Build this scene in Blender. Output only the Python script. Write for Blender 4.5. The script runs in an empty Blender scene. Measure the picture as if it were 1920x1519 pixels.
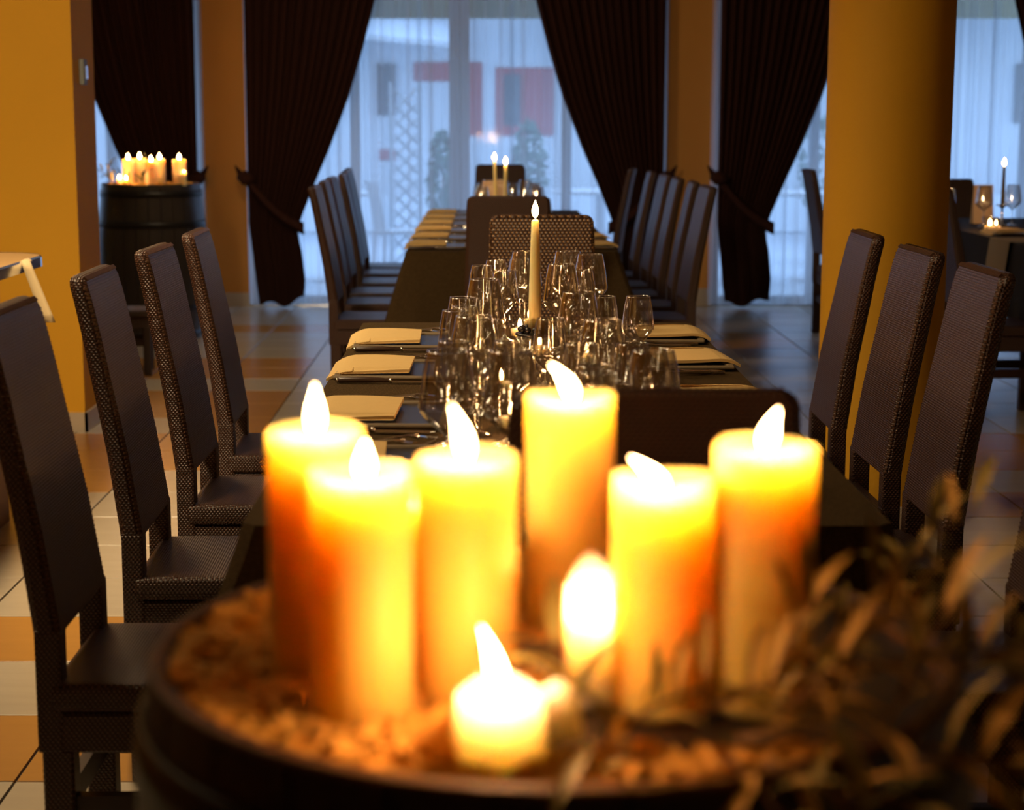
import bpy, bmesh, math, random
from mathutils import Vector, Matrix, Euler
R = math.radians
PI = math.pi
sc = bpy.context.scene
COL = sc.collection
rnd = random.Random(7)

# ------------------------------------------------------------------ camera
F, CX, CY, HC = 3300.0, 910.0, 759.5, 1.36
TH = math.atan(537 / 3300.0)
cam = bpy.data.cameras.new('camera')
cam.sensor_width = 36.0
cam.lens = F * 36.0 / 1920.0
cam.shift_x = (960 - CX) / 1920.0
cam.clip_start = 0.02
cam.dof.use_dof = True
cam.dof.focus_distance = 4.2
cam.dof.aperture_fstop = 4.3
co = bpy.data.objects.new('camera', cam)
COL.objects.link(co)
co.location = (0, 0, HC)
co.rotation_euler = (PI / 2 - TH, 0, 0)
sc.camera = co

# ------------------------------------------------------------------ colour management
sc.view_settings.view_transform = 'Standard'
sc.view_settings.look = 'None'
sc.view_settings.gamma = 1
sc.view_settings.use_curve_mapping = False
sc.view_settings.exposure = 0.0
sc.cycles.use_denoising = True
sc.cycles.transparent_max_bounces = 64
sc.cycles.max_bounces = 10
sc.cycles.caustics_reflective = False
sc.cycles.caustics_refractive = False
sc.cycles.sample_clamp_indirect = 25.0

# ------------------------------------------------------------------ world: dusk overcast sky
w = bpy.data.worlds.new('dusk_sky')
sc.world = w
w.use_nodes = True
wn = w.node_tree
bg = wn.nodes['Background']
tc = wn.nodes.new('ShaderNodeTexCoord')
sp = wn.nodes.new('ShaderNodeSeparateXYZ')
rp = wn.nodes.new('ShaderNodeValToRGB')
rp.color_ramp.elements[0].position = 0.0
rp.color_ramp.elements[0].color = (0.50, 0.66, 0.92, 1)
rp.color_ramp.elements[1].position = 0.6
rp.color_ramp.elements[1].color = (0.36, 0.54, 0.86, 1)
wn.links.new(tc.outputs['Generated'], sp.inputs[0])
wn.links.new(sp.outputs['Z'], rp.inputs[0])
wn.links.new(rp.outputs[0], bg.inputs[0])
bg.inputs[1].default_value = 4.6

# ------------------------------------------------------------------ ceiling lamps (warm, dimmed)
def area(name, loc, size, energy, color, target=None, spread=180):
    l = bpy.data.lights.new(name, 'AREA')
    l.shape = 'DISK'; l.size = size; l.energy = energy; l.color = color; l.spread = R(spread)
    o = bpy.data.objects.new(name, l); COL.objects.link(o); o.location = loc
    if target is not None:
        o.rotation_euler = (Vector(target) - Vector(loc)).to_track_quat('-Z', 'Y').to_euler()
    return o
WARM = (1.0, 0.74, 0.42)
area('ceiling_lamp', (-1.7, 3.2, 2.75), 0.4, 31, WARM, (-2.5, 7.6, 0.9), 110)
area('ceiling_lamp', (-1.55, 3.3, 2.8), 0.5, 28, WARM, (0.3, 4.6, 0.0), 140)
area('ceiling_lamp', (-1.6, 5.3, 2.8), 0.4, 24, WARM, (-1.1, 5.3, 0.0), 120)
area('ceiling_lamp', (-1.3, 8.9, 2.8), 0.5, 18, WARM, (0.3, 10.8, 0.6), 150)

# ================================================================== materials
def mat(name):
    m = bpy.data.materials.new(name); m.use_nodes = True
    return m, m.node_tree, m.node_tree.nodes['Principled BSDF']
def simple(name, color, rough=0.5, metal=0.0, spec=0.5, noise=0.0, nscale=20, bump=0.0, bscale=60, stretch=None, coat=0):
    m, nt, b = mat(name)
    b.inputs['Base Color'].default_value = (*color, 1)
    b.inputs['Roughness'].default_value = rough
    b.inputs['Metallic'].default_value = metal
    b.inputs['Specular IOR Level'].default_value = spec
    b.inputs['Coat Weight'].default_value = coat
    t = nt.nodes.new('ShaderNodeTexCoord')
    mp = nt.nodes.new('ShaderNodeMapping')
    nt.links.new(t.outputs['Object'], mp.inputs[0])
    if stretch: mp.inputs['Scale'].default_value = stretch
    if noise:
        n = nt.nodes.new('ShaderNodeTexNoise'); n.inputs['Scale'].default_value = nscale; n.inputs['Detail'].default_value = 5
        nt.links.new(mp.outputs[0], n.inputs['Vector'])
        mx = nt.nodes.new('ShaderNodeMix'); mx.data_type = 'RGBA'
        mx.inputs[6].default_value = (*[c * (1 - noise) for c in color], 1)
        mx.inputs[7].default_value = (*[min(1, c * (1 + noise)) for c in color], 1)
        nt.links.new(n.outputs[0], mx.inputs[0]); nt.links.new(mx.outputs[2], b.inputs['Base Color'])
    if bump:
        n = nt.nodes.new('ShaderNodeTexNoise'); n.inputs['Scale'].default_value = bscale; n.inputs['Detail'].default_value = 4
        nt.links.new(mp.outputs[0], n.inputs['Vector'])
        bp = nt.nodes.new('ShaderNodeBump'); bp.inputs['Strength'].default_value = bump; bp.inputs['Distance'].default_value = 0.004
        nt.links.new(n.outputs[0], bp.inputs['Height']); nt.links.new(bp.outputs[0], b.inputs['Normal'])
    return m
def woven(name, c1, c2, gap, bw, rh, rough=0.4, strength=0.8, dist=0.003, spec=0.5, mortar=0.2):
    """strands woven over and under: colour and relief from a brick pattern on the mesh's box UVs (metres)"""
    m, nt, b = mat(name)
    uv = nt.nodes.new('ShaderNodeUVMap')
    br = nt.nodes.new('ShaderNodeTexBrick')
    br.offset = 0.5; br.squash = 1.0
    br.inputs['Scale'].default_value = 1.0
    br.inputs['Brick Width'].default_value = bw
    br.inputs['Row Height'].default_value = rh
    br.inputs['Mortar Size'].default_value = rh * mortar
    br.inputs['Mortar Smooth'].default_value = 1.0
    br.inputs['Color1'].default_value = (*c1, 1); br.inputs['Color2'].default_value = (*c2, 1)
    br.inputs['Mortar'].default_value = (*gap, 1)
    nt.links.new(uv.outputs[0], br.inputs['Vector'])
    nt.links.new(br.outputs['Color'], b.inputs['Base Color'])
    b.inputs['Roughness'].default_value = rough
    b.inputs['Specular IOR Level'].default_value = spec
    bp = nt.nodes.new('ShaderNodeBump'); bp.invert = True
    bp.inputs['Strength'].default_value = strength; bp.inputs['Distance'].default_value = dist
    nt.links.new(br.outputs['Fac'], bp.inputs['Height']); nt.links.new(bp.outputs[0], b.inputs['Normal'])
    return m
def basket(name, dark, light, p, q, lo=0.25, hi=0.95, rough=0.38, strength=0.7, dist=0.002):
    """basket weave: rows p apart, each strand passing over every other upright q apart (box UVs in metres)"""
    m, nt, b = mat(name)
    uv = nt.nodes.new('ShaderNodeUVMap'); sx = nt.nodes.new('ShaderNodeSeparateXYZ')
    nt.links.new(uv.outputs[0], sx.inputs[0])
    def mth(op, a, b_=None, c=None):
        n = nt.nodes.new('ShaderNodeMath'); n.operation = op
        for k, x in enumerate((a, b_, c)):
            if x is None: continue
            if isinstance(x, (int, float)): n.inputs[k].default_value = x
            else: nt.links.new(x, n.inputs[k])
        return n.outputs[0]
    vr = mth('DIVIDE', sx.outputs[1], p)
    row = mth('ABSOLUTE', mth('SINE', mth('MULTIPLY', vr, PI)))
    par = mth('MULTIPLY', mth('FLOOR', vr), PI*0.9)
    col = mth('MULTIPLY_ADD', mth('SINE', mth('ADD', mth('MULTIPLY', sx.outputs[0], 2*PI/q), par)), 0.5, 0.5)
    h = mth('MULTIPLY', row, col)
    mr = nt.nodes.new('ShaderNodeMapRange'); mr.inputs[1].default_value = lo; mr.inputs[2].default_value = hi
    nt.links.new(h, mr.inputs[0])
    mx = nt.nodes.new('ShaderNodeMix'); mx.data_type = 'RGBA'
    mx.inputs[6].default_value = (*dark, 1); mx.inputs[7].default_value = (*light, 1)
    nt.links.new(mr.outputs[0], mx.inputs[0]); nt.links.new(mx.outputs[2], b.inputs['Base Color'])
    b.inputs['Roughness'].default_value = rough
    bp = nt.nodes.new('ShaderNodeBump'); bp.inputs['Strength'].default_value = strength; bp.inputs['Distance'].default_value = dist
    nt.links.new(h, bp.inputs['Height']); nt.links.new(bp.outputs[0], b.inputs['Normal'])
    return m
def glassy(name, tint=(1, 1, 1), ior=1.5, boost=1.0):
    """thin clear glass: straight see-through plus mirror reflection by Fresnel"""
    m = bpy.data.materials.new(name); m.use_nodes = True
    nt = m.node_tree; nt.nodes.clear()
    out = nt.nodes.new('ShaderNodeOutputMaterial')
    tr = nt.nodes.new('ShaderNodeBsdfTransparent'); tr.inputs[0].default_value = (*tint, 1)
    gl = nt.nodes.new('ShaderNodeBsdfGlossy'); gl.inputs['Roughness'].default_value = 0.045; gl.inputs[0].default_value = (1, 1, 1, 1)
    lw = nt.nodes.new('ShaderNodeLayerWeight'); lw.inputs[0].default_value = 0.5
    pw = nt.nodes.new('ShaderNodeMath'); pw.operation = 'POWER'; pw.inputs[1].default_value = 2.4
    f0 = ((ior-1)/(ior+1))**2*boost*2.4
    mu = nt.nodes.new('ShaderNodeMath'); mu.operation = 'MULTIPLY_ADD'; mu.inputs[1].default_value = 0.92; mu.inputs[2].default_value = f0; mu.use_clamp = True
    nt.links.new(lw.outputs['Facing'], pw.inputs[0])
    mx = nt.nodes.new('ShaderNodeMixShader')
    nt.links.new(pw.outputs[0], mu.inputs[0]); nt.links.new(mu.outputs[0], mx.inputs[0])
    nt.links.new(tr.outputs[0], mx.inputs[1]); nt.links.new(gl.outputs[0], mx.inputs[2]); nt.links.new(mx.outputs[0], out.inputs[0])
    return m
def emitter(name, color, s):
    m = bpy.data.materials.new(name); m.use_nodes = True
    nt = m.node_tree; nt.nodes.clear()
    out = nt.nodes.new('ShaderNodeOutputMaterial'); e = nt.nodes.new('ShaderNodeEmission')
    e.inputs[0].default_value = (*color, 1); e.inputs[1].default_value = s
    tr = nt.nodes.new('ShaderNodeBsdfTransparent'); ad = nt.nodes.new('ShaderNodeAddShader')
    nt.links.new(e.outputs[0], ad.inputs[0]); nt.links.new(tr.outputs[0], ad.inputs[1]); nt.links.new(ad.outputs[0], out.inputs[0])
    return m
def sheer_mat():
    """thin voile: what is not thread lets the view through; slanting folds show more thread"""
    m = bpy.data.materials.new('voile'); m.use_nodes = True
    nt = m.node_tree; nt.nodes.clear()
    out = nt.nodes.new('ShaderNodeOutputMaterial')
    tr = nt.nodes.new('ShaderNodeBsdfTransparent')
    tl = nt.nodes.new('ShaderNodeBsdfTranslucent'); tl.inputs[0].default_value = (0.82, 0.85, 0.9, 1)
    df = nt.nodes.new('ShaderNodeBsdfDiffuse'); df.inputs[0].default_value = (0.75, 0.78, 0.82, 1)
    m1 = nt.nodes.new('ShaderNodeMixShader'); m1.inputs[0].default_value = 0.3
    lw = nt.nodes.new('ShaderNodeLayerWeight'); lw.inputs[0].default_value = 0.5
    mr = nt.nodes.new('ShaderNodeMapRange'); mr.inputs[3].default_value = 0.50; mr.inputs[4].default_value = 1.0
    m2 = nt.nodes.new('ShaderNodeMixShader')
    nt.links.new(tl.outputs[0], m1.inputs[1]); nt.links.new(df.outputs[0], m1.inputs[2])
    nt.links.new(lw.outputs['Facing'], mr.inputs[0]); nt.links.new(mr.outputs[0], m2.inputs[0])
    nt.links.new(tr.outputs[0], m2.inputs[1]); nt.links.new(m1.outputs[0], m2.inputs[2]); nt.links.new(m2.outputs[0], out.inputs[0])
    return m
def wax_mat(name, color, scale, radius=(1.0, 0.42, 0.12)):
    m, nt, b = mat(name)
    b.inputs['Base Color'].default_value = (*color, 1)
    b.inputs['Roughness'].default_value = 0.45
    b.inputs['Specular IOR Level'].default_value = 0.12
    b.inputs['Subsurface Weight'].default_value = 1.0
    b.inputs['Subsurface Radius'].default_value = radius
    b.inputs['Subsurface Scale'].default_value = scale
    return m

M = {}
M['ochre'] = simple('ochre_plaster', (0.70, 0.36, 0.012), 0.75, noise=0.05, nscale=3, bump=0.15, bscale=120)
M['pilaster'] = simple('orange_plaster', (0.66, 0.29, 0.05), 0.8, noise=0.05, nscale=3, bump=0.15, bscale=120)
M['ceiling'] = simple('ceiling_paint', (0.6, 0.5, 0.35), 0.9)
M['darkwall'] = simple('brown_plaster', (0.45, 0.28, 0.10), 0.9, noise=0.05, nscale=3)  # darker brown plaster of the right and front walls
M['base'] = simple('baseboard_tile', (0.50, 0.42, 0.32), 0.35, noise=0.08, nscale=6)
M['grout'] = simple('grout', (0.06, 0.045, 0.035), 0.8)
def tile_mat(n, c, r):
    return simple(n, c, r, noise=0.10, nscale=5, bump=0.05, bscale=30, spec=0.5, stretch=(0.6, 4, 1))
M['tile_cream'] = tile_mat('cream_tile', (0.50, 0.43, 0.33), 0.27)
M['tile_beige'] = tile_mat('beige_tile', (0.42, 0.34, 0.25), 0.27)
M['tile_ochre'] = tile_mat('ochre_tile', (0.48, 0.24, 0.06), 0.27)
M['rattan'] = basket('dark_rattan', (0.030, 0.013, 0.009), (0.135, 0.064, 0.042), 0.0052, 0.0085, 0.1, 0.95, 0.36, 0.8, 0.002)
M['rattan_lit_dots'] = basket('open_rattan_lit_dots', (0.050, 0.021, 0.011), (0.55, 0.31, 0.12), 0.0098, 0.0135, 0.62, 0.95, 0.36, 0.8, 0.003)  # bright dots paint in light through the weave's gaps and highlights on strands
M['braid'] = simple('braid_rattan', (0.11, 0.055, 0.033), 0.3, noise=0.3, nscale=60)
M['chairwood'] = simple('dark_chair_wood', (0.035, 0.017, 0.012), 0.4, noise=0.2, nscale=30)
M['curtain'] = simple('dark_curtain', (0.050, 0.020, 0.016), 0.95, noise=0.35, nscale=90, stretch=(1, 1, 0.03), bump=0.2, bscale=300, spec=0.1)
M['sheer'] = sheer_mat()
M['frame'] = simple('window_frame_paint', (0.42, 0.45, 0.5), 0.5)
M['pane'] = glassy('window_glass', (0.93, 0.97, 1.0), 1.45, 0.6)
M['cloth'] = woven('brown_tablecloth', (0.095, 0.062, 0.028), (0.065, 0.043, 0.02), (0.035, 0.022, 0.011), 0.006, 0.0032, 0.9, 0.5, 0.001, 0.05)
M['cloth_dark'] = woven('charcoal_tablecloth', (0.035, 0.03, 0.032), (0.028, 0.024, 0.026), (0.015, 0.013, 0.014), 0.005, 0.003, 0.85, 0.5, 0.001, 0.2)
M['runner'] = simple('beige_runner_cloth', (0.42, 0.33, 0.20), 0.9, noise=0.08, nscale=200, bump=0.3, bscale=500)
M['napkin'] = simple('cream_napkin', (0.72, 0.50, 0.20), 0.9, noise=0.04, nscale=60, bump=0.25, bscale=400)
M['plate'] = simple('dark_slate_plate', (0.035, 0.03, 0.027), 0.3, noise=0.2, nscale=20)
M['plate_rim'] = simple('taupe_plate_rim', (0.20, 0.155, 0.095), 0.45)
M['steel'] = simple('polished_steel', (0.75, 0.73, 0.7), 0.16, metal=1.0)
M['handle'] = simple('brown_knife_handle', (0.06, 0.035, 0.024), 0.35)
M['tablewood'] = simple('table_wood', (0.05, 0.03, 0.02), 0.5)
M['glass'] = glassy('clear_glass', (0.985, 0.98, 0.965), 1.55, 3.4)
M['glass_thick'] = glassy('glass_foot', (0.97, 0.97, 0.96), 1.6, 2.2)
M['stave'] = simple('dark_barrel_oak', (0.040, 0.034, 0.034), 0.38, noise=0.35, nscale=12, stretch=(1, 1, 0.1), bump=0.3, bscale=40)
M['stave_end'] = simple('barrel_chime_oak', (0.11, 0.055, 0.032), 0.6, noise=0.3, nscale=25, bump=0.3, bscale=80)
M['hoop'] = simple('blackened_hoop', (0.035, 0.035, 0.038), 0.4, metal=0.7)
M['chips'] = simple('wood_chips', (0.90, 0.46, 0.09), 0.85, noise=0.35, nscale=40)
M['twig'] = simple('twig_bark', (0.20, 0.12, 0.055), 0.8, noise=0.3, nscale=60)
M['leaf'] = simple('olive_leaf', (0.34, 0.30, 0.09), 0.55, noise=0.25, nscale=30)
M['leaf_dry'] = simple('dry_olive_leaf', (0.58, 0.39, 0.11), 0.6, noise=0.25, nscale=30)
M['leaf_dark'] = simple('dark_olive_leaf', (0.06, 0.085, 0.035), 0.5, noise=0.25, nscale=30)
M['wax'] = wax_mat('pillar_wax', (1.0, 0.60, 0.14), 0.075, (1.0, 0.88, 0.75))
M['wax_low'] = wax_mat('melted_wax', (1.0, 0.80, 0.55), 0.06, (1.0, 0.85, 0.7))
M['wax_far'] = wax_mat('far_wax', (0.95, 0.68, 0.36), 0.03, (1, 0.8, 0.5))
M['taper'] = wax_mat('taper_wax', (1.0, 0.80, 0.42), 0.012, (1, 0.85, 0.6))
M['taper_green'] = simple('grey_green_taper_wax', (0.10, 0.10, 0.07), 0.5)
M['wick'] = simple('burnt_wick', (0.02, 0.015, 0.012), 0.9)
M['flame'] = emitter('flame', (1.0, 0.55, 0.22), 40)
M['flame_far'] = emitter('far_flame', (1.0, 0.50, 0.16), 60)
M['bead'] = simple('black_bead', (0.012, 0.01, 0.01), 0.25)
M['paper'] = simple('cream_card', (0.75, 0.58, 0.42), 0.85)
M['worktop'] = simple('counter_worktop', (0.40, 0.25, 0.11), 0.5, noise=0.08, nscale=60)
M['chrome'] = simple('chrome_edge', (0.8, 0.8, 0.82), 0.15, metal=1.0)
M['panel'] = simple('counter_panel', (0.24, 0.13, 0.09), 0.6, noise=0.1, nscale=8)
M['linen'] = simple('cream_linen', (0.65, 0.50, 0.28), 0.9)
M['switchbox'] = simple('grey_plastic', (0.20, 0.22, 0.22), 0.5)
M['paving'] = simple('terrace_paving', (0.50, 0.55, 0.60), 0.8, noise=0.15, nscale=1)
M['white'] = simple('white_render', (0.62, 0.68, 0.74), 0.8, noise=0.08, nscale=2)
M['greywall'] = simple('grey_render', (0.30, 0.36, 0.42), 0.8, noise=0.1, nscale=2)
M['red'] = simple('dark_red_render', (0.36, 0.05, 0.06), 0.8, noise=0.1, nscale=2)
M['darkwin'] = simple('dark_window', (0.05, 0.07, 0.09), 0.2)
M['awning'] = simple('pale_yellow_awning', (0.60, 0.62, 0.36), 0.8)
M['roof'] = simple('pale_roof', (0.45, 0.52, 0.60), 0.7)
M['lattice'] = simple('grey_lattice', (0.36, 0.38, 0.40), 0.7)
M['shrub'] = simple('shrub_leaves', (0.05, 0.13, 0.09), 0.7, noise=0.4, nscale=8)
M['pot'] = simple('pale_pot', (0.5, 0.48, 0.45), 0.8)
M['outdoor'] = simple('white_outdoor_metal', (0.6, 0.62, 0.65), 0.5)

# ================================================================== mesh helpers
class MB:
    def __init__(s): s.v = []; s.f = []
    def add(s, v, f):
        o = len(s.v); s.v += [tuple(p) for p in v]; s.f += [tuple(i + o for i in q) for q in f]; return s
    def box(s, c, d, rot=None):
        x, y, z = [k / 2 for k in d]
        P = [Vector(p) for p in [(-x,-y,-z),(x,-y,-z),(x,y,-z),(-x,y,-z),(-x,-y,z),(x,-y,z),(x,y,z),(-x,y,z)]]
        if rot: 
            e = Euler(rot).to_matrix(); P = [e @ p for p in P]
        c = Vector(c)
        return s.add([p + c for p in P], [(0,3,2,1),(4,5,6,7),(0,1,5,4),(1,2,6,5),(2,3,7,6),(3,0,4,7)])
    def b(s, x0, x1, y0, y1, z0, z1):
        return s.box(((x0+x1)/2, (y0+y1)/2, (z0+z1)/2), (x1-x0, y1-y0, z1-z0))
    def lathe(s, prof, n=24, c=(0,0,0), close=False):
        v = []; f = []
        m = len(prof)
        for r, z in prof:
            for k in range(n):
                a = 2*PI*k/n; v.append((c[0]+r*math.cos(a), c[1]+r*math.sin(a), c[2]+z))
        for i in range(m-1):
            for k in range(n):
                k2 = (k+1) % n; f.append((i*n+k, i*n+k2, (i+1)*n+k2, (i+1)*n+k))
        if close:
            f.append(tuple(range(n-1, -1, -1))); f.append(tuple((m-1)*n+k for k in range(n)))
        return s.add(v, f)
    def tube(s, path, rad, n=8, cap=True):
        path = [Vector(p) for p in path]
        if not hasattr(rad, '__len__'): rad = [rad]*len(path)
        v = []; f = []
        for i, p in enumerate(path):
            t = (path[min(i+1, len(path)-1)] - path[max(i-1, 0)]).normalized()
            u = Vector((0,0,1)) if abs(t.z) < 0.9 else Vector((1,0,0))
            a = t.cross(u).normalized(); b2 = t.cross(a).normalized()
            for k in range(n):
                q = 2*PI*k/n; v.append(p + rad[i]*(a*math.cos(q) + b2*math.sin(q)))
        for i in range(len(path)-1):
            for k in range(n):
                k2 = (k+1) % n; f.append((i*n+k, (i+1)*n+k, (i+1)*n+k2, i*n+k2))
        if cap:
            f.append(tuple(range(n))); f.append(tuple((len(path)-1)*n+k for k in range(n-1, -1, -1)))
        return s.add(v, f)
    def grid(s, rows, closed=False):
        """rows of equal length of points -> quads"""
        m = len(rows[0]); v = [p for r in rows for p in r]; f = []
        for i in range(len(rows)-1):
            for k in range(m if closed else m-1):
                k2 = (k+1) % m; f.append((i*m+k, i*m+k2, (i+1)*m+k2, (i+1)*m+k))
        return s.add(v, f)
    def build(s, name, material, parent=None, smooth=False, bevel=0.0, seg=2, uv=False, fix=True, angle=None):
        me = bpy.data.meshes.new(name); me.from_pydata(s.v, [], s.f)
        if bevel or fix:
            bm = bmesh.new(); bm.from_mesh(me)
            if fix: bmesh.ops.recalc_face_normals(bm, faces=bm.faces)
            if bevel:
                bmesh.ops.bevel(bm, geom=[e for e in bm.edges if e.is_manifold and e.calc_face_angle(0) > 0.5], offset=bevel, segments=seg, profile=0.6, affect='EDGES', clamp_overlap=True)
            bm.to_mesh(me); bm.free()
        if uv: boxuv(me)
        if smooth:
            for p in me.polygons: p.use_smooth = True
        me.materials.append(material)
        o = bpy.data.objects.new(name, me); COL.objects.link(o)
        if parent is not None: o.parent = parent
        return o
def boxuv(me):
    l = me.uv_layers.new(name='UVMap').data
    vs = me.vertices
    for p in me.polygons:
        n = p.normal; ax = max(range(3), key=lambda i: abs(n[i]))
        for li in p.loop_indices:
            c = vs[me.loops[li].vertex_index].co
            l[li].uv = (c.y, c.z) if ax == 0 else ((c.x, c.z) if ax == 1 else (c.y, c.x))
def tag(o, label=None, cat=None, group=None, kind=None):
    if label: o['label'] = label
    if cat: o['category'] = cat
    if group: o['group'] = group
    if kind: o['kind'] = kind
    return o
def thing(name, label, cat, loc=(0,0,0), rz=0, group=None, scale=1.0):
    o = bpy.data.objects.new(name, None); COL.objects.link(o)
    o.location = loc; o.rotation_euler = (0,0,rz); o.scale = (scale,)*3; o.empty_display_size = 0.05
    return tag(o, label, cat, group)
def copy_tree(o, parent=None):
    c = o.copy(); COL.objects.link(c); c.parent = parent
    for ch in o.children: copy_tree(ch, c)
    return c
def place(proto, first, loc, rz, label, group=None, scale=None):
    o = proto if first else copy_tree(proto)
    o.location = loc; o.rotation_euler = (0,0,rz)
    if scale: o.scale = (scale,)*3
    o['label'] = label
    if group: o['group'] = group
    return o
def at_plane(u, v, Y):
    """where the sight line of a measured point meets the upright plane at depth Y"""
    c, s = math.cos(TH), math.sin(TH); t = (v-CY)/F
    d = Y*(s+t*c)/(c-t*s); zc = Y*c+d*s
    return (u-CX)*zc/F, HC-d
def at_level(u, v, Z):
    c, s = math.cos(TH), math.sin(TH); t = (v-CY)/F; d = HC-Z
    Y = d*(c-t*s)/(s+t*c); zc = Y*c+d*s
    return (u-CX)*zc/F, Y
ORD = ['first','second','third','fourth','fifth','sixth','seventh','eighth','ninth','tenth','eleventh','twelfth','thirteenth','fourteenth','fifteenth','sixteenth','seventeenth','eighteenth','nineteenth','twentieth']

# ================================================================== the room
XL, XR, YB, YW, ZC = -5.3, 5.3, -1.6, 12.88, 2.9
TILE = 0.41; X0T = -0.978; Y0T = 3.486
flo = MB().b(XL, XR, YB, YW+0.4, -0.10, -0.006).build('floor', M['grout'])
tag(flo, kind='structure')
def tile_colour(i, j):
    x = X0T + (i+0.5)*TILE; y = Y0T + (j+0.5)*TILE
    h = random.Random(i*131+j*17).random()
    if x < -0.55:
        if j in (8, 9, 11, 12, 14, 15) and x < -0.9: return 'tile_ochre' if j != 10 else 'tile_cream'
        if j == 2: return 'tile_ochre'
        if j in (0,) and i >= -1: return 'tile_ochre'
        if j == 7: return 'tile_ochre' if i in (-2,) else 'tile_cream'
        if j == 10 and i == -1: return 'tile_ochre'
        if j in (17, 19) and h < 0.5: return 'tile_ochre'
        return 'tile_cream'
    if x > 1.6 and j in (8, 9): return 'tile_ochre'
    if 1.4 < x < 1.95 and j in (17, 18): return 'tile_ochre'
    return 'tile_ochre' if h < 0.10 else ('tile_beige' if h < 0.4 else 'tile_cream')
tile_me = {}
def tile_mesh(mn):
    if mn not in tile_me:
        o = MB().box((0,0,-0.004), (TILE-0.006, TILE-0.006, 0.008)).build('tile', M[mn], bevel=0.0015, seg=1)
        tile_me[mn] = o.data; bpy.data.objects.remove(o)
    return tile_me[mn]
near, rest = [], []
for j in range(-13, 24):
    for i in range(-11, 16):
        x = X0T + (i+0.5)*TILE; y = Y0T + (j+0.5)*TILE
        if x < XL or x > XR or y > YW+0.1: continue
        zc = y*math.cos(TH) + HC*math.sin(TH)
        u = CX + F*x/zc if zc > 0.3 else 1e9
        v = CY + F*(HC*math.cos(TH) - y*math.sin(TH))/zc if zc > 0.3 else 1e9
        hid = (-0.42 < x < 0.66 and (y < 11.4 and y > 0)) or (x < -1.95 and y > 7.9 and y < 8.9) or (x > 2.6 and 7.0 < y < 10.4)
        (near if (-60 < u < 1980 and v < 1560 and not hid and 2.9 < y) else rest).append((y, i, j, x))
near.sort()
rest += near[288:]
for y, i, j, x in near[:288]:
    o = bpy.data.objects.new('tile', tile_mesh(tile_colour(i, j))); COL.objects.link(o); o.parent = flo; o.location = (x, y, 0)
for mn in ('tile_cream', 'tile_beige', 'tile_ochre'):
    mb = MB()
    for y, i, j, x in rest:
        if tile_colour(i, j) == mn: mb.box((x, y, -0.004), (TILE-0.006, TILE-0.006, 0.008))
    o = mb.build('tile_field', M[mn], flo, fix=False); o['kind'] = 'stuff'

tag(MB().b(XL, XR, YB, YW+0.3, ZC, ZC+0.1).build('ceiling', M['ceiling']), kind='structure')
# windows in the back wall
WINS = [(-5.05, -2.05), (-1.71, 1.29), (1.66, 4.66)]
wb = MB()
for x0, x1 in ((XL, -5.05), (-2.05, -1.71), (1.29, 1.66), (4.66, XR)): wb.b(x0, x1, YW, YW+0.3, 0, ZC)
for x0, x1 in WINS: wb.b(x0, x1, YW, YW+0.3, 2.62, ZC)
tag(wb.build('wall_back', M['pilaster']), kind='structure')
tag(MB().b(XL-0.1, XL, YB, YW+0.3, 0, ZC).build('wall_left', M['ochre']), kind='structure')
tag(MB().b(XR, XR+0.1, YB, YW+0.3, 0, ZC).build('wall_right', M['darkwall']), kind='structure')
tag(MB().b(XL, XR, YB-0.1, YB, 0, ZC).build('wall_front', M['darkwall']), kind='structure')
# partition with end face beside the back barrel
tag(MB().b(XL, -1.76, 7.633, 8.05, 0, ZC).build('wall_partition', M['ochre']), kind='structure')
tag(MB().b(XL, -1.748, 7.621, 7.633, 0, 0.085).b(-1.76, -1.748, 7.621, 8.062, 0, 0.085).build('baseboard_left', M['base']), kind='structure')
tag(MB().b(-2.05, -1.71, YW-0.015, YW, 0, 0.10).b(1.29, 1.66, YW-0.015, YW, 0, 0.13).build('baseboard_back', M['base']), kind='structure')
# round column
cl = MB().lathe([(0.204, 0), (0.204, ZC)], 64, (1.335, 5.9, 0)).build('round_column', M['ochre'], smooth=True)
tag(cl, 'thick round ochre column standing right of the dining tables', 'column')
MB().lathe([(0.212, 0), (0.212, 0.085), (0.204, 0.09)], 48, (1.335, 5.9, 0)).build('base_ring', M['base'], cl, smooth=True)

for n, (x0, x1) in enumerate(WINS):
    wd = bpy.data.objects.new('window_%d' % (n+1), None); COL.objects.link(wd); wd.location = ((x0+x1)/2, YW+0.2, 0)
    tag(wd, kind='structure')
    cxw = (x0+x1)/2; L = lambda a: a-cxw
    bars = [(x0, x0+0.07), (x1-0.07, x1), (cxw-0.05, cxw+0.11) if n == 1 else (cxw-0.08, cxw+0.08), (cxw-0.78, cxw-0.71), (cxw+0.77, cxw+0.84)]
    if n == 1: bars[2] = (-0.265, -0.115)
    fr = MB()
    for a, b_ in bars: fr.b(L(a), L(b_), -0.04, 0.04, 0.02, 2.60)
    fr.b(L(x0)+0.004, L(x1)-0.004, -0.035, 0.035, 0.0, 0.06).b(L(x0)+0.004, L(x1)-0.004, -0.035, 0.035, 2.55, 2.61)
    fr.build('window_frame', M['frame'], wd, bevel=0.004, seg=1)
    bars.sort()
    for k in range(4):
        MB().b(L(bars[k][1]), L(bars[k+1][0]), -0.004, 0.004, 0.05, 2.56).build('pane', M['pane'], wd)
    # metal threshold strip
    MB().b(L(x0)+0.005, L(x1)-0.005, -0.2, -0.06, 0.0, 0.012).build('threshold', M['chrome'], wd)

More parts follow.
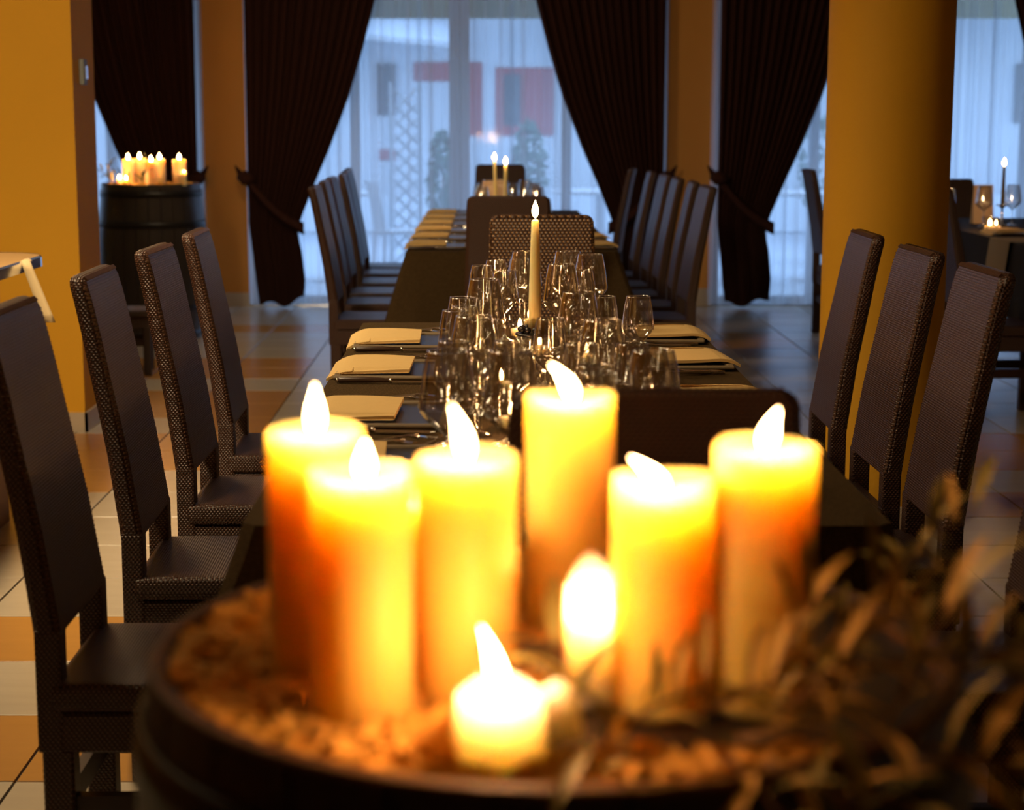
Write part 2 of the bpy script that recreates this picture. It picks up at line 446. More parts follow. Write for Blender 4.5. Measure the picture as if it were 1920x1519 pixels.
# switch on the partition's end face
sx = thing('wall_switch', 'small grey switch box on the end face of the ochre partition', 'switch', (-1.76, 7.79, 1.56))
MB().b(0.0, 0.022, -0.035, 0.035, -0.055, 0.055).build('switch_housing', M['switchbox'], sx, bevel=0.006)
MB().b(0.020, 0.028, -0.02, 0.02, -0.03, 0.03).build('switch_button', M['chrome'], sx, bevel=0.003)

# ------------------------------------------------------------------ sheers
for n, (x0, x1, lab) in enumerate([(-5.05, -2.03, 'white sheer curtain behind the back barrel, left window'),
                                    (-1.73, 1.31, 'white sheer curtain across the middle window behind the long tables'),
                                    (1.62, 4.68, 'white sheer curtain across the right window behind the round column')]):
    rows = []; N = 420; r2 = random.Random(n+3)
    ph = [r2.uniform(0, 6.28) for _ in range(6)]
    def wav(t, z):
        return 0.022*math.sin(14*2*PI*t+ph[0]+0.5*math.sin(5*t+ph[1])) + 0.016*math.sin(23*2*PI*t+ph[2]+0.3*z) + 0.004*math.sin(55*2*PI*t+ph[3]+0.2*z)
    for k in range(9):
        z = 0.02 + 2.66*k/8
        rows.append([(x0+(x1-x0)*i/N, YW-0.06+wav(i/N, z)*(1.15-0.1*z), z) for i in range(N+1)])
    o = MB().grid(rows).build('sheer_curtain', M['sheer'], smooth=True, fix=False)
    tag(o, lab, 'sheer curtain')
    MB().tube([(x0+0.01, YW-0.06, 2.70), (x1-0.01, YW-0.06, 2.70)], 0.012, 8).build('curtain_rail', M['frame'], o)

# ------------------------------------------------------------------ dark tied-back curtains
EDGE = [(2.72, 1.10), (2.2, 0.93), (1.82, 0.83), (1.50, 0.73), (1.13, 0.585), (0.87, 0.47), (0.66, 0.385), (0.565, 0.35), (0.48, 0.362), (0.4, 0.38), (0.2, 0.40), (0.02, 0.39)]
def lerp_tab(tab, z):
    for (za, a), (zb, b_) in zip(tab, tab[1:]):
        if z <= za and z >= zb: 
            t = (za-z)/(za-zb); return a+(b_-a)*t
    return tab[-1][1] if z < tab[-1][0] else tab[0][1]
def curtain(xo, sgn, label, seed):
    """xo: outer edge against the pilaster, sgn: +1 opens to the right"""
    r3 = random.Random(seed)
    root = thing('dark_curtain', label, 'curtain', (xo, YW-0.17, 0), 0, 'dark tied-back curtains')
    N = 150; rows = []
    zs = [2.72-0.068*k for k in range(41)]
    p1, p2 = r3.uniform(0, 6), r3.uniform(0, 6)
    for z in zs:
        z = max(z, 0.0)
        wi = lerp_tab(EDGE, z)
        ou = 0.0 if z > 0.6 else (0.6-z)*0.11
        row = []
        for i in range(N+1):
            t = i/N
            amp = 0.030*(0.35+0.65*min(1, wi/0.8)) 
            zz = z
            if z < 0.14: zz = z + (0.02+0.02*math.sin(p1+9*t) + 0.09*max(0, t-0.55))*(1-z/0.14)
            y = amp*math.sin(2*PI*15*t+p1+0.6*math.sin(7*t+p2)) + 0.3*amp*math.sin(2*PI*33*t+p2)
            x = ou+(wi-ou)*t
            row.append((sgn*x, y, zz+0.012))
        rows.append(row)
    MB().grid(rows).build('curtain_cloth', M['curtain'], root, smooth=True, fix=False)
    # tie band from the wall hook down round the gathered cloth
    tb = MB(); path = []; 
    for k in range(15):
        t = k/14
        path.append((sgn*(-0.02+0.42*t), -0.055-0.015*math.sin(PI*t), 0.95-0.37*t-0.05*math.sin(PI*t)))
    rows = []
    for x, y, z in path: rows.append([(x, y, z+0.045), (x, y-0.008, z), (x, y, z-0.045), (x, y+0.008, z)])
    tb.grid(rows, closed=True)
    tb.build('tieback', M['curtain'], root, smooth=True)
    kn = MB()
    kn.tube([(sgn*0.05, -0.06, 0.93), (sgn*-0.02, -0.075, 0.945), (sgn*-0.065, -0.06, 0.95)], [0.03, 0.055, 0.02], 10)
    kn.tube([(sgn*-0.03, -0.06, 0.95), (sgn*-0.06, -0.06, 0.99), (sgn*-0.085, -0.05, 1.03)], [0.03, 0.018, 0.005], 8)
    kn.build('tie_bow', M['curtain'], root, smooth=True)
    return root
curtain(-2.06, -1, 'dark brown curtain tied back behind the candle-topped back barrel', 1)
curtain(-1.70, 1, 'dark brown curtain at the left side of the middle window', 2)
curtain(1.28, -1, 'dark brown curtain at the right side of the middle window', 3)
curtain(1.67, 1, 'dark brown curtain just left of the round ochre column', 4)
curtain(4.655, -1, 'dark brown curtain at the far right edge of the right window', 5)

# ================================================================== outside, through the sheers
tag(MB().b(-14, 16, YW+0.3, 40, -0.3, -0.02).build('terrace', M['paving']), kind='structure')
aw = thing('awning', 'pale yellow awning hanging over the terrace outside the windows', 'awning', (0, 14.2, 2.11))
MB().box((0, 0.0, 0.24), (13, 0.03, 0.42)).build('valance', M['awning'], aw)
MB().box((0, -0.62, 0.60), (13, 1.3, 0.02), (R(-12), 0, 0)).build('awning_cloth', M['awning'], aw)
for k in range(4): MB().tube([(-6+4*k, -0.02, 0.3), (-6+4*k, -1.0, 0.3)], 0.015, 6).build('awning_arm', M['frame'], aw)
# neighbouring building
YF = 22.0
def xf(u): return at_plane(u, 222, YF)[0]
def zf(v): return at_plane(910, v, YF)[1]
bd = thing('neighbouring_building', 'white and dark red building across the terrace, seen through the sheers', 'building', (0, YF, 0))
MB().b(-10, 12, 0, 4, -0.3, 3.4).build('facade', M['white'], bd)
for a, b_, c_, d_ in ((777, 904, 117, 152), (881, 904, 152, 254), (929, 1037, 127, 254), (1120, 1500, 120, 240), (1560, 1700, 130, 250), (300, 420, 120, 240), (712, 742, 280, 300)):
    MB().b(xf(a), xf(b_), -0.03, 0.0, zf(d_), zf(c_)).build('red_panel', M['red'], bd)
for a, b_, c_, d_ in ((708, 742, 120, 216), (945, 975, 140, 235), (1900, 2100, 120, 230), (580, 640, 120, 220)):
    f = MB().b(xf(a), xf(b_), -0.06, -0.001, zf(d_), zf(c_)).build('window', M['darkwin'], bd)
MB().box((0, -0.3, 3.35), (24, 1.8, 0.10), (R(14), 0, 0)).build('roof', M['roof'], bd)
MB().box((-4, -0.9, 2.75), (7.5, 1.8, 0.06), (R(16), R(5), 0)).build('canopy', M['white'], bd)
MB().box((4.4, -0.9, 2.85), (7.5, 1.8, 0.06), (R(16), R(-4), 0)).build('canopy', M['greywall'], bd)
MB().b(-10, 12, -0.5, -0.4, 0.0, 0.45).build('low_wall', M['white'], bd)
# lattice screen
ls = thing('lattice_screen', 'grey diamond lattice screen standing on the terrace outside', 'lattice', (-0.72, 16.0, 0))
for s_ in (-1, 1):
    for k in range(11):
        z = 0.10+0.135*k
        MB().box((0, 0.012*s_, z+0.07), (0.30, 0.012, 0.020), (0, s_*R(45), 0)).build('lattice_slat', M['lattice'], ls)
for a in (-0.13, 0.13): MB().b(a-0.015, a+0.015, -0.02, 0.02, 0, 1.68).build('lattice_post', M['lattice'], ls)
def shrub(x, y, h, r, label, seed, potm='pot'):
    rr = random.Random(seed)
    t = thing('potted_shrub', label, 'potted plant', (x, y, -0.02))
    MB().lathe([(0.10, 0), (0.16, 0.3), (0.17, 0.32), (0.14, 0.31), (0.14, 0.26)], 16).build('pot', M[potm], t, smooth=True)
    MB().tube([(0, 0, 0.2), (0.02, 0, 0.6), (0, 0.02, h*0.7)], 0.018, 6).build('stem', M['twig'], t)
    mb = MB()
    for k in range(420):
        a = rr.uniform(0, 2*PI); q = rr.uniform(-1, 1); rad = r*rr.uniform(0.3, 1)**0.5
        c = Vector((rad*math.cos(a)*math.sqrt(1-q*q), rad*math.sin(a)*math.sqrt(1-q*q), h*0.62+q*h*0.38))
        d = Vector((rr.uniform(-1, 1), rr.uniform(-1, 1), rr.uniform(-1, 1))).normalized(); e = d.orthogonal().normalized()
        l = 0.06
        mb.add([c-d*l, c+e*l*0.4, c+d*l, c-e*l*0.4], [(0, 1, 2, 3)])
    o = mb.build('foliage', M['shrub'], t, fix=False); o['kind'] = 'stuff'
shrub(0.40, 16.5, 1.35, 0.17, 'green potted shrub right of the middle window frame, outside', 5)
shrub(-0.42, 17.5, 1.25, 0.16, 'green potted shrub beside the lattice screen, outside', 6)
shrub(3.3, 17.0, 1.4, 0.30, 'green potted shrub outside the right window', 7)
def garden_table(x, y, label):
    t = thing('terrace_table', label, 'table', (x, y, -0.02))
    MB().lathe([(0.0, 0.73), (0.42, 0.73), (0.43, 0.745), (0.42, 0.76), (0, 0.76)], 28).build('table_top', M['outdoor'], t)
    MB().tube([(0, 0, 0.02), (0, 0, 0.74)], 0.03, 8).build('table_leg', M['outdoor'], t)
    MB().lathe([(0, 0), (0.22, 0), (0.22, 0.02), (0, 0.03)], 20).build('table_foot', M['outdoor'], t)
garden_table(-1.35, 15.2, 'round white terrace table outside behind the left curtain')
garden_table(1.0, 15.6, 'round white terrace table outside behind the right of the middle window')
garden_table(2.85, 15.2, 'round white terrace table outside the right window')
def garden_chair(x, y, rz, label):
    t = thing('terrace_chair', label, 'chair', (x, y, -0.02), rz)
    MB().box((0, 0, 0.44), (0.42, 0.42, 0.03)).build('seat', M['outdoor'], t, bevel=0.008)
    for a in (-1, 1):
        for b_ in (-1, 1): MB().tube([(0.19*a, 0.19*b_, 0.43), (0.21*a, 0.22*b_, 0)], 0.012, 6).build('leg', M['outdoor'], t)
    for k in range(5): MB().tube([(-0.16+0.08*k, 0.19, 0.45), (-0.16+0.08*k, 0.26, 0.86)], 0.010, 6).build('back_bar', M['outdoor'], t)
    MB().tube([(-0.2, 0.265, 0.86), (0.2, 0.265, 0.86)], 0.015, 6).build('top_rail', M['outdoor'], t)
garden_chair(-0.70, 14.9, R(80), 'white slatted terrace chair outside, left of the middle mullion')
garden_chair(2.1, 14.9, R(-70), 'white slatted terrace chair outside beside the terrace table, right window')
garden_chair(1.5, 16.2, R(-100), 'white slatted terrace chair outside behind the dark curtain')

# ================================================================== rattan chairs (face +x)
OUT = [(1.05, -0.315), (1.047, -0.3145), (1.04, -0.313), (1.028, -0.310), (1.0, -0.303), (0.93, -0.289), (0.855, -0.276), (0.77, -0.260), (0.69, -0.246), (0.60, -0.234), (0.54, -0.226), (0.522, -0.224)]
def make_chair(openw=False):
    t = thing('rattan_chair', 'chair', 'chair')
    wm = M['rattan_lit_dots'] if openw else M['rattan']
    rows = []
    for z, xo in OUT:
        k = (z-0.5)/0.55
        th = 0.046-0.010*k
        hw = 0.182-0.012*k
        r = 0.012
        if z > 1.048: hw -= 0.026; th2 = th*0.42; xo += th*0.26
        elif z > 1.045: hw -= 0.015; th2 = th*0.72; xo += th*0.13
        elif z > 1.035: hw -= 0.006; th2 = th*0.92; xo += th*0.04
        elif z > 1.02: hw -= 0.0015; th2 = th
        else: th2 = th
        xi = xo+th2
        ring = [(xo, -hw+r), (xo+r, -hw), (xi-r, -hw), (xi, -hw+r), (xi, -hw*0.33), (xi, hw*0.33), (xi, hw-r), (xi-r, hw), (xo+r, hw), (xo, hw-r), (xo, hw*0.33), (xo, -hw*0.33)]
        rows.append([(a, b_, z) for a, b_ in ring])
    mb = MB().grid(rows, closed=True)
    n = len(rows[0]); mb.f.append(tuple(range(n))); mb.f.append(tuple((len(rows)-1)*n+k for k in range(n)))
    bk = mb.build('backrest', wm, t, smooth=False, uv=True)
    # stitched braid along the edges of the inner face and over the top
    br = MB()
    for sy in (-1, 1):
        for q in range(58):
            z = 0.53+q*0.0087
            xo = lerp_tab(OUT, z); k = (z-0.5)/0.55; hw = 0.182-0.012*k; th = 0.046-0.010*k
            br.box((xo+th-0.0056, sy*(hw-0.0056), z), (0.0062, 0.0070, 0.0046), (R(12), R(10), R(45)))
    for q in range(34):
        y = -0.149+q*0.009
        br.box((-0.2825, y, 1.0425), (0.010, 0.0048, 0.010), (0, R(45), 0))
    o = br.build('edge_braid', M['braid'] if not openw else wm, bk, uv=True, fix=False); o['kind'] = 'stuff'
    MB().b(-0.222, -0.178, -0.182, -0.135, 0.32, 0.530).build('back_post', wm, t, bevel=0.006, uv=True)
    MB().b(-0.222, -0.178, 0.135, 0.182, 0.32, 0.530).build('back_post', wm, t, bevel=0.006, uv=True)
    MB().b(-0.200, 0.22, -0.186, 0.186, 0.390, 0.44).build('seat', wm, t, bevel=0.016, seg=3, uv=True)
    MB().b(-0.200, 0.21, -0.18, 0.18, 0.32, 0.388).build('seat_apron', wm, t, bevel=0.004, seg=1, uv=True)
    for sx_ in (-0.19, 0.182):
        for sy in (-1, 1): MB().b(sx_-0.026, sx_+0.026, sy*0.156-0.024, sy*0.156+0.024, 0, 0.325).build('leg', wm if sx_ < 0 else M['chairwood'], t, bevel=0.004, seg=1, uv=True)
    for sy in (-1, 1): MB().b(-0.166, 0.158, sy*0.156-0.012, sy*0.156+0.012, 0.20, 0.24).build('stretcher', M['chairwood'], t)
    MB().b(-0.198, -0.178, -0.134, 0.134, 0.20, 0.245).build('stretcher', M['chairwood'], t)
    return t
proto = make_chair(); used = [False]
def chair(x, y, rz, label, group=None, scale=None):
    o = place(proto, not used[0], (x, y, 0), rz, label, group, scale); used[0] = True; return o
G1 = 'rattan chairs along the near table'; G2 = 'rattan chairs along the far table'
TX = 0.12
for k, (y, lab) in enumerate([(2.97, 'dark brown rattan chair at the left picture edge, nearest of the left row'),
    (3.66, 'dark brown rattan chair second from the left picture edge, near table'),
    (4.33, 'dark brown rattan chair third from the left picture edge, before the back barrel'),
    (4.97, 'dark brown rattan chair fourth and last of the near table, left row')]):
    chair(-0.52, y, R([0, 1, -1, 1][k]), lab, G1)
for k, (y, lab) in enumerate([(2.92, 'dark brown rattan chair cut by the right picture edge behind the olive sprigs'),
    (3.72, 'dark brown rattan chair right of the column, nearest fully seen of the right row'),
    (4.28, 'dark brown rattan chair standing before the right side of the column'),
    (4.90, 'dark brown rattan chair standing before the left side of the column')]):
    chair(0.765, y, PI+R([0, 0, 1, -1][k]), lab, G1)
yl = [8.30, 9.0, 9.55, 10.15, 10.75, 11.25]
for k, y in enumerate(yl):
    chair(-0.505+[0, -0.02, -0.03, -0.02, -0.04, -0.07][k], y, R([0, 1, -1, 2, -2, 1][k]), 'rattan chair, %s from the camera in the left row of the far table' % ORD[k], G2)
for k, y in enumerate([8.30, 8.88, 9.42, 9.95, 10.62]):
    chair(0.75+[0, 0.0, -0.02, -0.03, -0.05][k], y, PI+R([2, -2, 0, 2, -1][k]), 'rattan chair, %s from the camera in the right row of the far table' % ORD[k], G2)
chair(0.64, 11.28, PI-R(9), 'rattan chair set askew at the window end of the right row, far table', G2)
chair(0.198, 2.05+0.27, PI/2, 'blurred rattan chair back at the near head of the table, behind the pillar candles')
chair(0.094, 7.217+0.28, PI/2, 'rattan chair with its back to us at the near head of the far table')
chair(0.103, 12.20-0.29, -PI/2, 'small far rattan chair at the window head of the far table')
chair(2.36, 8.05, 0, 'rattan chair just right of the column, at the side table')
chair(2.32, 11.12, 0, 'rattan chair half hidden behind the left of the column')
chair(3.0, 11.2, -PI/2, 'far rattan chair at the window head of the side table', scale=0.93)
chair(-1.97, 9.45, R(8), 'low dark chair before the back barrel, behind the partition', scale=0.80)
op = make_chair(True)
place(op, True, (0.184, 5.767-0.29, 0), -PI/2, 'open-weave rattan chair facing us behind the tall taper candle')

# ================================================================== tables with cloths
def cloth_table(tname, x0, x1, y0, y1, drop, clabel, tlabel, mtl, seed, zt=0.775):
    rr = random.Random(seed)
    t = thing('dining_table', tlabel, 'table', ((x0+x1)/2, (y0+y1)/2, 0))
    hx, hy = (x1-x0)/2, (y1-y0)/2
    MB().b(-hx+0.012, hx-0.012, -hy+0.012, hy-0.012, zt-0.035, zt-0.005).build('tabletop', M['tablewood'], t, bevel=0.003, seg=1)
    for a in (-1, 1):
        for b_ in (-1, 1): MB().b(a*(hx-0.1)-0.03, a*(hx-0.1)+0.03, b_*(hy-0.1)-0.03, b_*(hy-0.1)+0.03, 0, zt-0.033).build('leg', M['tablewood'], t)
    # cloth
    pts = []; step = 0.02
    rc = 0.02
    def edge(ax, ay, bx, by):
        n = max(2, int(math.hypot(bx-ax, by-ay)/step))
        for i in range(n): pts.append((ax+(bx-ax)*i/n, ay+(by-ay)*i/n))
    edge(-hx+rc, -hy, hx-rc, -hy); edge(hx-rc, -hy, hx, -hy+rc)
    edge(hx, -hy+rc, hx, hy-rc); edge(hx, hy-rc, hx-rc, hy)
    edge(hx-rc, hy, -hx+rc, hy); edge(-hx+rc, hy, -hx, hy-rc)
    edge(-hx, hy-rc, -hx, -hy+rc); edge(-hx, -hy+rc, -hx+rc, -hy)
    N = len(pts); rows = []
    ph = rr.uniform(0, 6)
    for k in range(11):
        q = k/10
        row = []
        for i, (x, y) in enumerate(pts):
            nx = (x/hx); ny = (y/hy)
            ex = 1 if abs(abs(x)-hx) < rc+1e-4 else 0; ey = 1 if abs(abs(y)-hy) < rc+1e-4 else 0
            l = math.hypot(x, y)
            s_ = i*step
            dcorn = min(hx-abs(x), hy-abs(y)) if (ex or ey) else 0
            c = math.hypot(hx-abs(x), hy-abs(y))
            flare = 0.035*q + 0.075*q*math.exp(-(c/0.10)**2)
            ruf = 0.010*q*math.sin(s_*17+ph+1.2*math.sin(s_*3.1)) + 0.012*q*q*math.sin(s_*9+ph*2)
            out = flare+ruf
            ox = math.copysign(out, x) if ex else 0; oy = math.copysign(out, y) if ey else 0
            row.append((x+ox, y+oy, zt if k == 0 else zt-0.004-drop*q))
        rows.append(row)
    mb = MB().grid(rows, closed=True)
    mb.f.append(tuple(range(N)))
    o = mb.build('tablecloth', mtl, uv=True, smooth=False)
    o.location = ((x0+x1)/2, (y0+y1)/2, 0.0)
    tag(o, clabel, 'tablecloth')
    return t
cloth_table('a', TX-0.475, TX+0.475, 2.50, 5.09, 0.325, 'olive brown cloth on the near table full of glasses', 'dining table under the olive brown cloth, nearest the camera', M['cloth'], 1)
cloth_table('b', TX-0.475, TX+0.475, 7.85, 11.46, 0.325, 'olive brown cloth hanging long over the far table before the window', 'dining table under the long olive brown cloth before the window', M['cloth'], 2)
cloth_table('c', 2.52, 3.75, 7.60, 10.55, 0.34, 'charcoal cloth on the side table at the right picture edge', 'side dining table under the charcoal cloth, right of the column', M['cloth_dark'], 3)
rn = MB().b(2.505, 3.76, 8.42, 8.75, 0.776, 0.779)
rn.add([(2.505, 8.42, 0.779), (2.505, 8.75, 0.779), (2.465, 8.75, 0.42), (2.465, 8.42, 0.42), (2.502, 8.42, 0.776), (2.502, 8.75, 0.776), (2.462, 8.75, 0.42), (2.462, 8.42, 0.42)], [(0, 1, 2, 3), (4, 7, 6, 5), (3, 2, 6, 7)])
o = rn.build('table_runner', M['runner']); tag(o, 'beige runner laid across the charcoal side table and hanging down its side', 'table runner')

# ================================================================== tableware
ZT = 0.7765
def make_plate():
    t = thing('square_plate', 'plate', 'plate')
    MB().b(-0.125, 0.125, -0.135, 0.135, 0.0, 0.008).build('plate_body', M['plate'], t, bevel=0.003, seg=1)
    rim = MB()
    for a, b_, c_, d_ in ((-0.135, 0.135, 0.127, 0.147), (-0.135, 0.135, -0.147, -0.127), (-0.137, -0.119, -0.127, 0.127), (0.119, 0.137, -0.127, 0.127)):
        rim.b(a, b_, c_, d_, 0.003, 0.0115)
    rim.build('plate_rim', M['plate_rim'], t, bevel=0.003, seg=1)
    return t
def make_napkin(seed):
    """folded in layers, one end hanging over the plate's edge"""
    r5 = random.Random(seed); rows = []
    n = 12; m = 10
    top = []; a1 = r5.uniform(0, 6)
    for j in range(m+1):
        row = []
        for i in range(n+1):
            x = -0.10+0.19*i/n; y = -0.115+0.225*j/m
            z = 0.009+0.003*math.sin(a1+18*x+9*y)+0.004*(j/m)
            if x < -0.05: z -= 6.5*(x+0.05)**2
            row.append((x, y, z))
        top.append(row)
    bot = [[(x, y, z-0.007) for x, y, z in r] for r in top]
    mb = MB(); mb.grid(top); 
    mb.grid([[p for p in r][::-1] for r in bot])
    def side(a, b_): mb.grid([a, b_])
    side(bot[0], top[0]); side(top[-1], bot[-1]); side([r[0] for r in top], [r[0] for r in bot]); side([r[-1] for r in bot], [r[-1] for r in top])
    o = mb.build('napkin', M['napkin'], smooth=False)
    t = thing('folded_napkin', 'napkin', 'napkin'); o.name = 'napkin_cloth'; o.parent = t
    # a second fold showing as a ridge
    MB().add([(-0.085, -0.116, 0.002), (0.088, -0.119, 0.004), (0.088, -0.09, 0.0145), (-0.04, -0.09, 0.014), (-0.04, -0.116, 0.008)], [(0, 1, 2, 3), (0, 3, 4)]).build('napkin_fold', M['napkin'], t)
    return t
def make_knife():
    t = thing('table_knife', 'knife', 'knife')
    MB().tube([(-0.105, 0, 0.006), (-0.10, 0, 0.007), (-0.04, 0, 0.0078), (0.012, 0, 0.0065)], [0.005, 0.007, 0.0072, 0.005], 10).build('knife_handle', M['handle'], t, smooth=True)
    MB().tube([(-0.108, 0, 0.006), (-0.1045, 0, 0.006)], 0.006, 10).build('end_cap', M['steel'], t, smooth=True)
    MB().tube([(0.010, 0, 0.006), (0.017, 0, 0.006)], 0.0055, 10).build('ferrule', M['steel'], t, smooth=True)
    mb = MB(); P = []
    for x, h in ((0.016, 0.006), (0.03, 0.009), (0.08, 0.010), (0.115, 0.009), (0.132, 0.003)):
        P.append([(x, -h, 0.004), (x, 0, 0.0065), (x, h, 0.004), (x, 0, 0.0025)])
    mb.grid(P, closed=True); mb.f.append((0, 1, 2, 3)); mb.build('blade', M['steel'], t)
    return t
def make_fork():
    t = thing('table_fork', 'fork', 'fork')
    MB().tube([(-0.11, 0, 0.004), (-0.09, 0, 0.005), (-0.02, 0, 0.007), (0.04, 0, 0.014), (0.06, 0, 0.012)], [0.004, 0.0055, 0.0028, 0.0026, 0.006], 8).build('fork_handle', M['steel'], t, smooth=True)
    MB().box((0.067, 0, 0.011), (0.022, 0.021, 0.002), (0, R(8), 0)).build('fork_root', M['steel'], t, bevel=0.0009, seg=1)
    for k in range(4):
        y = -0.009+0.006*k
        MB().tube([(0.075, y, 0.010), (0.095, y, 0.008), (0.11, y, 0.013), (0.118, y, 0.018)], [0.0016, 0.0014, 0.0011, 0.0005], 5).build('tine', M['steel'], t)
    return t
P_plate, P_nap, P_nap2, P_kn, P_fk = make_plate(), make_napkin(1), make_napkin(9), make_knife(), make_fork()
fl = {}
def put(pr, key, loc, rz, label, group=None, scale=None):
    o = place(pr, key not in fl, loc, rz, label, group, scale); fl[key] = 1; return o
def setting(x, y, side, who, rj, simple_=False, gset='near'):
    """side=+1: diner on the left facing +x"""
    rz = 0 if side > 0 else PI
    put(P_plate, 'p', (x+side*0.02, y, ZT), rz+R(rj), 'dark square plate, %s' % who, 'square plates')
    pn, kn_ = (P_nap, 'n') if side > 0 else (P_nap2, 'n2')
    put(pn, kn_, (x-side*0.035, y+0.01, ZT+0.010), rz+R(rj), 'cream napkin, %s' % who, 'cream napkins')
    put(P_kn, 'k', (x+side*0.0, y-side*0.172, ZT), rz+R(rj*2), 'brown-handled knife, %s' % who, 'table knives')
    put(P_fk, 'f', (x+side*0.02, y+side*0.178, ZT), rz-R(rj*3), 'steel fork, %s' % who, 'table forks')
    if not simple_:
        put(P_fk, 'f', (x+side*0.045, y+side*0.212, ZT), rz+R(rj*4+6), 'slanted outer fork, %s' % who, 'table forks')
nm = ['nearest place on the left side of the near table', 'second place on the left of the near table', 'third place on the left of the near table', 'window-end place on the left of the near table']
for k, y in enumerate([2.93, 3.43, 4.06, 4.60]): setting(-0.225, y, 1, nm[k], [2, -2, -1, 1][k])
nm = ['hidden near place on the right side of the near table', 'second place on the right of the near table', 'third place on the right of the near table', 'window-end place on the right of the near table']
for k, y in enumerate([3.05, 3.60, 4.22, 4.72]): 
    if k: setting(0.465, y, -1, nm[k], [2, -2, 2, -2][k])
for k, y in enumerate([8.13, 8.70, 9.27, 9.84, 10.41, 10.98]):
    setting(-0.235, y, 1, '%s place from us on the left of the far table' % ORD[k], [1, -1, 2, -1, 1, 0][k], True)
for k, y in enumerate([8.13, 8.70]):
    setting(0.475, y, -1, '%s place from us on the right of the far table' % ORD[k], [-2, 1][k], True)
setting(2.74, 8.05, 1, 'side table right of the column', 3, True)
setting(2.70, 9.05, 1, 'far place at the side table right of the column', -3, True)

# ---- glasses
def wine_profile(H, rb, rr_, hb, rf=0.034):
    z0 = H-hb
    return ([(0.001, 0.003), (rf*0.6, 0.0035), (rf, 0.001), (rf, 0.0), (rf, 0.0012), (rf*0.5, 0.006), (0.007, 0.012), (0.0036, 0.025), (0.0034, z0-0.015), (0.005, z0-0.006)],
            [(0.003, z0-0.008), (0.010, z0), (rb*0.55, z0+hb*0.10), (rb*0.88, z0+hb*0.22), (rb*0.98, z0+hb*0.29), (rb, z0+hb*0.34), (rb*0.97, z0+hb*0.42), ((rb+rr_)/2, z0+hb*0.74), (rr_, H)])
def make_glass(kind):
    if kind == 'L': H, rb, r1, hb = 0.222, 0.047, 0.033, 0.132
    else: H, rb, r1, hb = 0.188, 0.037, 0.027, 0.104
    st, bw = wine_profile(H, rb, r1, hb)
    t = thing('wine_glass', 'glass', 'wine glass')
    MB().lathe(bw, 36).build('bowl', M['glass'], t, smooth=True)
    ring = [(r1-0.0007+0.0011*math.cos(a), H+0.0011*math.sin(a)) for a in [2*PI*k/6 for k in range(7)]]
    MB().lathe(ring, 36).build('rim', M['glass_thick'], t, smooth=True)
    MB().lathe(st, 24).build('stem', M['glass_thick'], t, smooth=True)
    return t
def make_tumbler():
    t = thing('water_tumbler', 'glass', 'tumbler')
    MB().lathe([(0.026, 0.006), (0.030, 0.012), (0.0335, 0.06), (0.034, 0.092), (0.0328, 0.095)], 32).build('tumbler_wall', M['glass'], t, smooth=True)
    MB().lathe([(0.0, 0.0), (0.026, 0.0), (0.029, 0.003), (0.030, 0.010), (0.026, 0.010), (0.0, 0.009)], 32).build('tumbler_base', M['glass_thick'], t, smooth=True)
    return t
gp = {'L': make_glass('L'), 'S': make_glass('S'), 'T': make_tumbler()}
GH = {'L': 0.222, 'S': 0.188, 'T': 0.095}
occupied = []
def settle(x, y, r):
    for _ in range(40):
        moved = False
        for (a, b_, q) in occupied:
            d = math.hypot(x-a, y-b_)
            if d < r+q:
                ux, uy = ((x-a)/d, (y-b_)/d) if d > 1e-4 else (0, 1)
                x, y = a+ux*(r+q+0.002), b_+uy*(r+q+0.002); moved = True
        if not moved: break
    ok = all(math.hypot(x-a, y-b_) >= r+q-0.001 for a, b_, q in occupied)
    occupied.append((x, y, r)); return (x, y) if ok else (9, 9)
TAPER = (0.109, 3.86)
occupied.append((TAPER[0], TAPER[1], 0.052))
tea1 = [(993, 590, 4.95, 0.033), (975, 600, 4.72, 0.033), (958, 706, 3.30, 0.033), (1030, 718, 3.18, 0.036), (1072, 716, 3.32, 0.033), (940, 700, 3.75, 0.033), (1012, 640, 4.35, 0.033), (1100, 660, 4.2, 0.033)]
TEA = []
for (u, v, y, r) in tea1:
    x = at_plane(u, v, y)[0]; TEA.append((x, y)); occupied.append((x, y, r+0.006))
px = [('L',984,472),('L',1065,471),('L',1107,477),('L',1053,496),('L',908,524),('L',1085,548),('S',903,498),('S',930,486),('S',955,488),('S',946,508),
      ('S',1092,508),('S',1131,556),('S',1158,556),('S',880,556),('S',883,575),('S',855,582),('S',905,600),('L',925,590),('S',960,640),('L',1130,600),
      ('S',1085,640),('S',1160,640),('S',1205,650),('L',835,690),('S',850,640),('S',900,660),('L',905,700),('S',1120,700),('L',1150,690),('S',1195,700),('T',880,650),
      ('T',1020,668),('T',1150,600),('T',930,640),('T',1090,690),('S',1060,600),('T',1185,640),('L',1080,735),('S',845,735),('T',890,735)]
items = []
for kd, u, v in px:
    x, y = at_level(u, v, ZT+GH[kd])
    y = max(2.75, min(4.98, y))
    x = max(-0.04, min(0.335, x)) if y < 2.0 else max(-0.068, min(0.325, x))
    x, y = settle(x, y, {'L': 0.0485, 'S': 0.0385, 'T': 0.036}[kd])
    if not (-0.085 < x < 0.345 and 2.6 < y < 5.03): occupied.pop(); continue
    items.append((kd, x, y))
cnt = {}
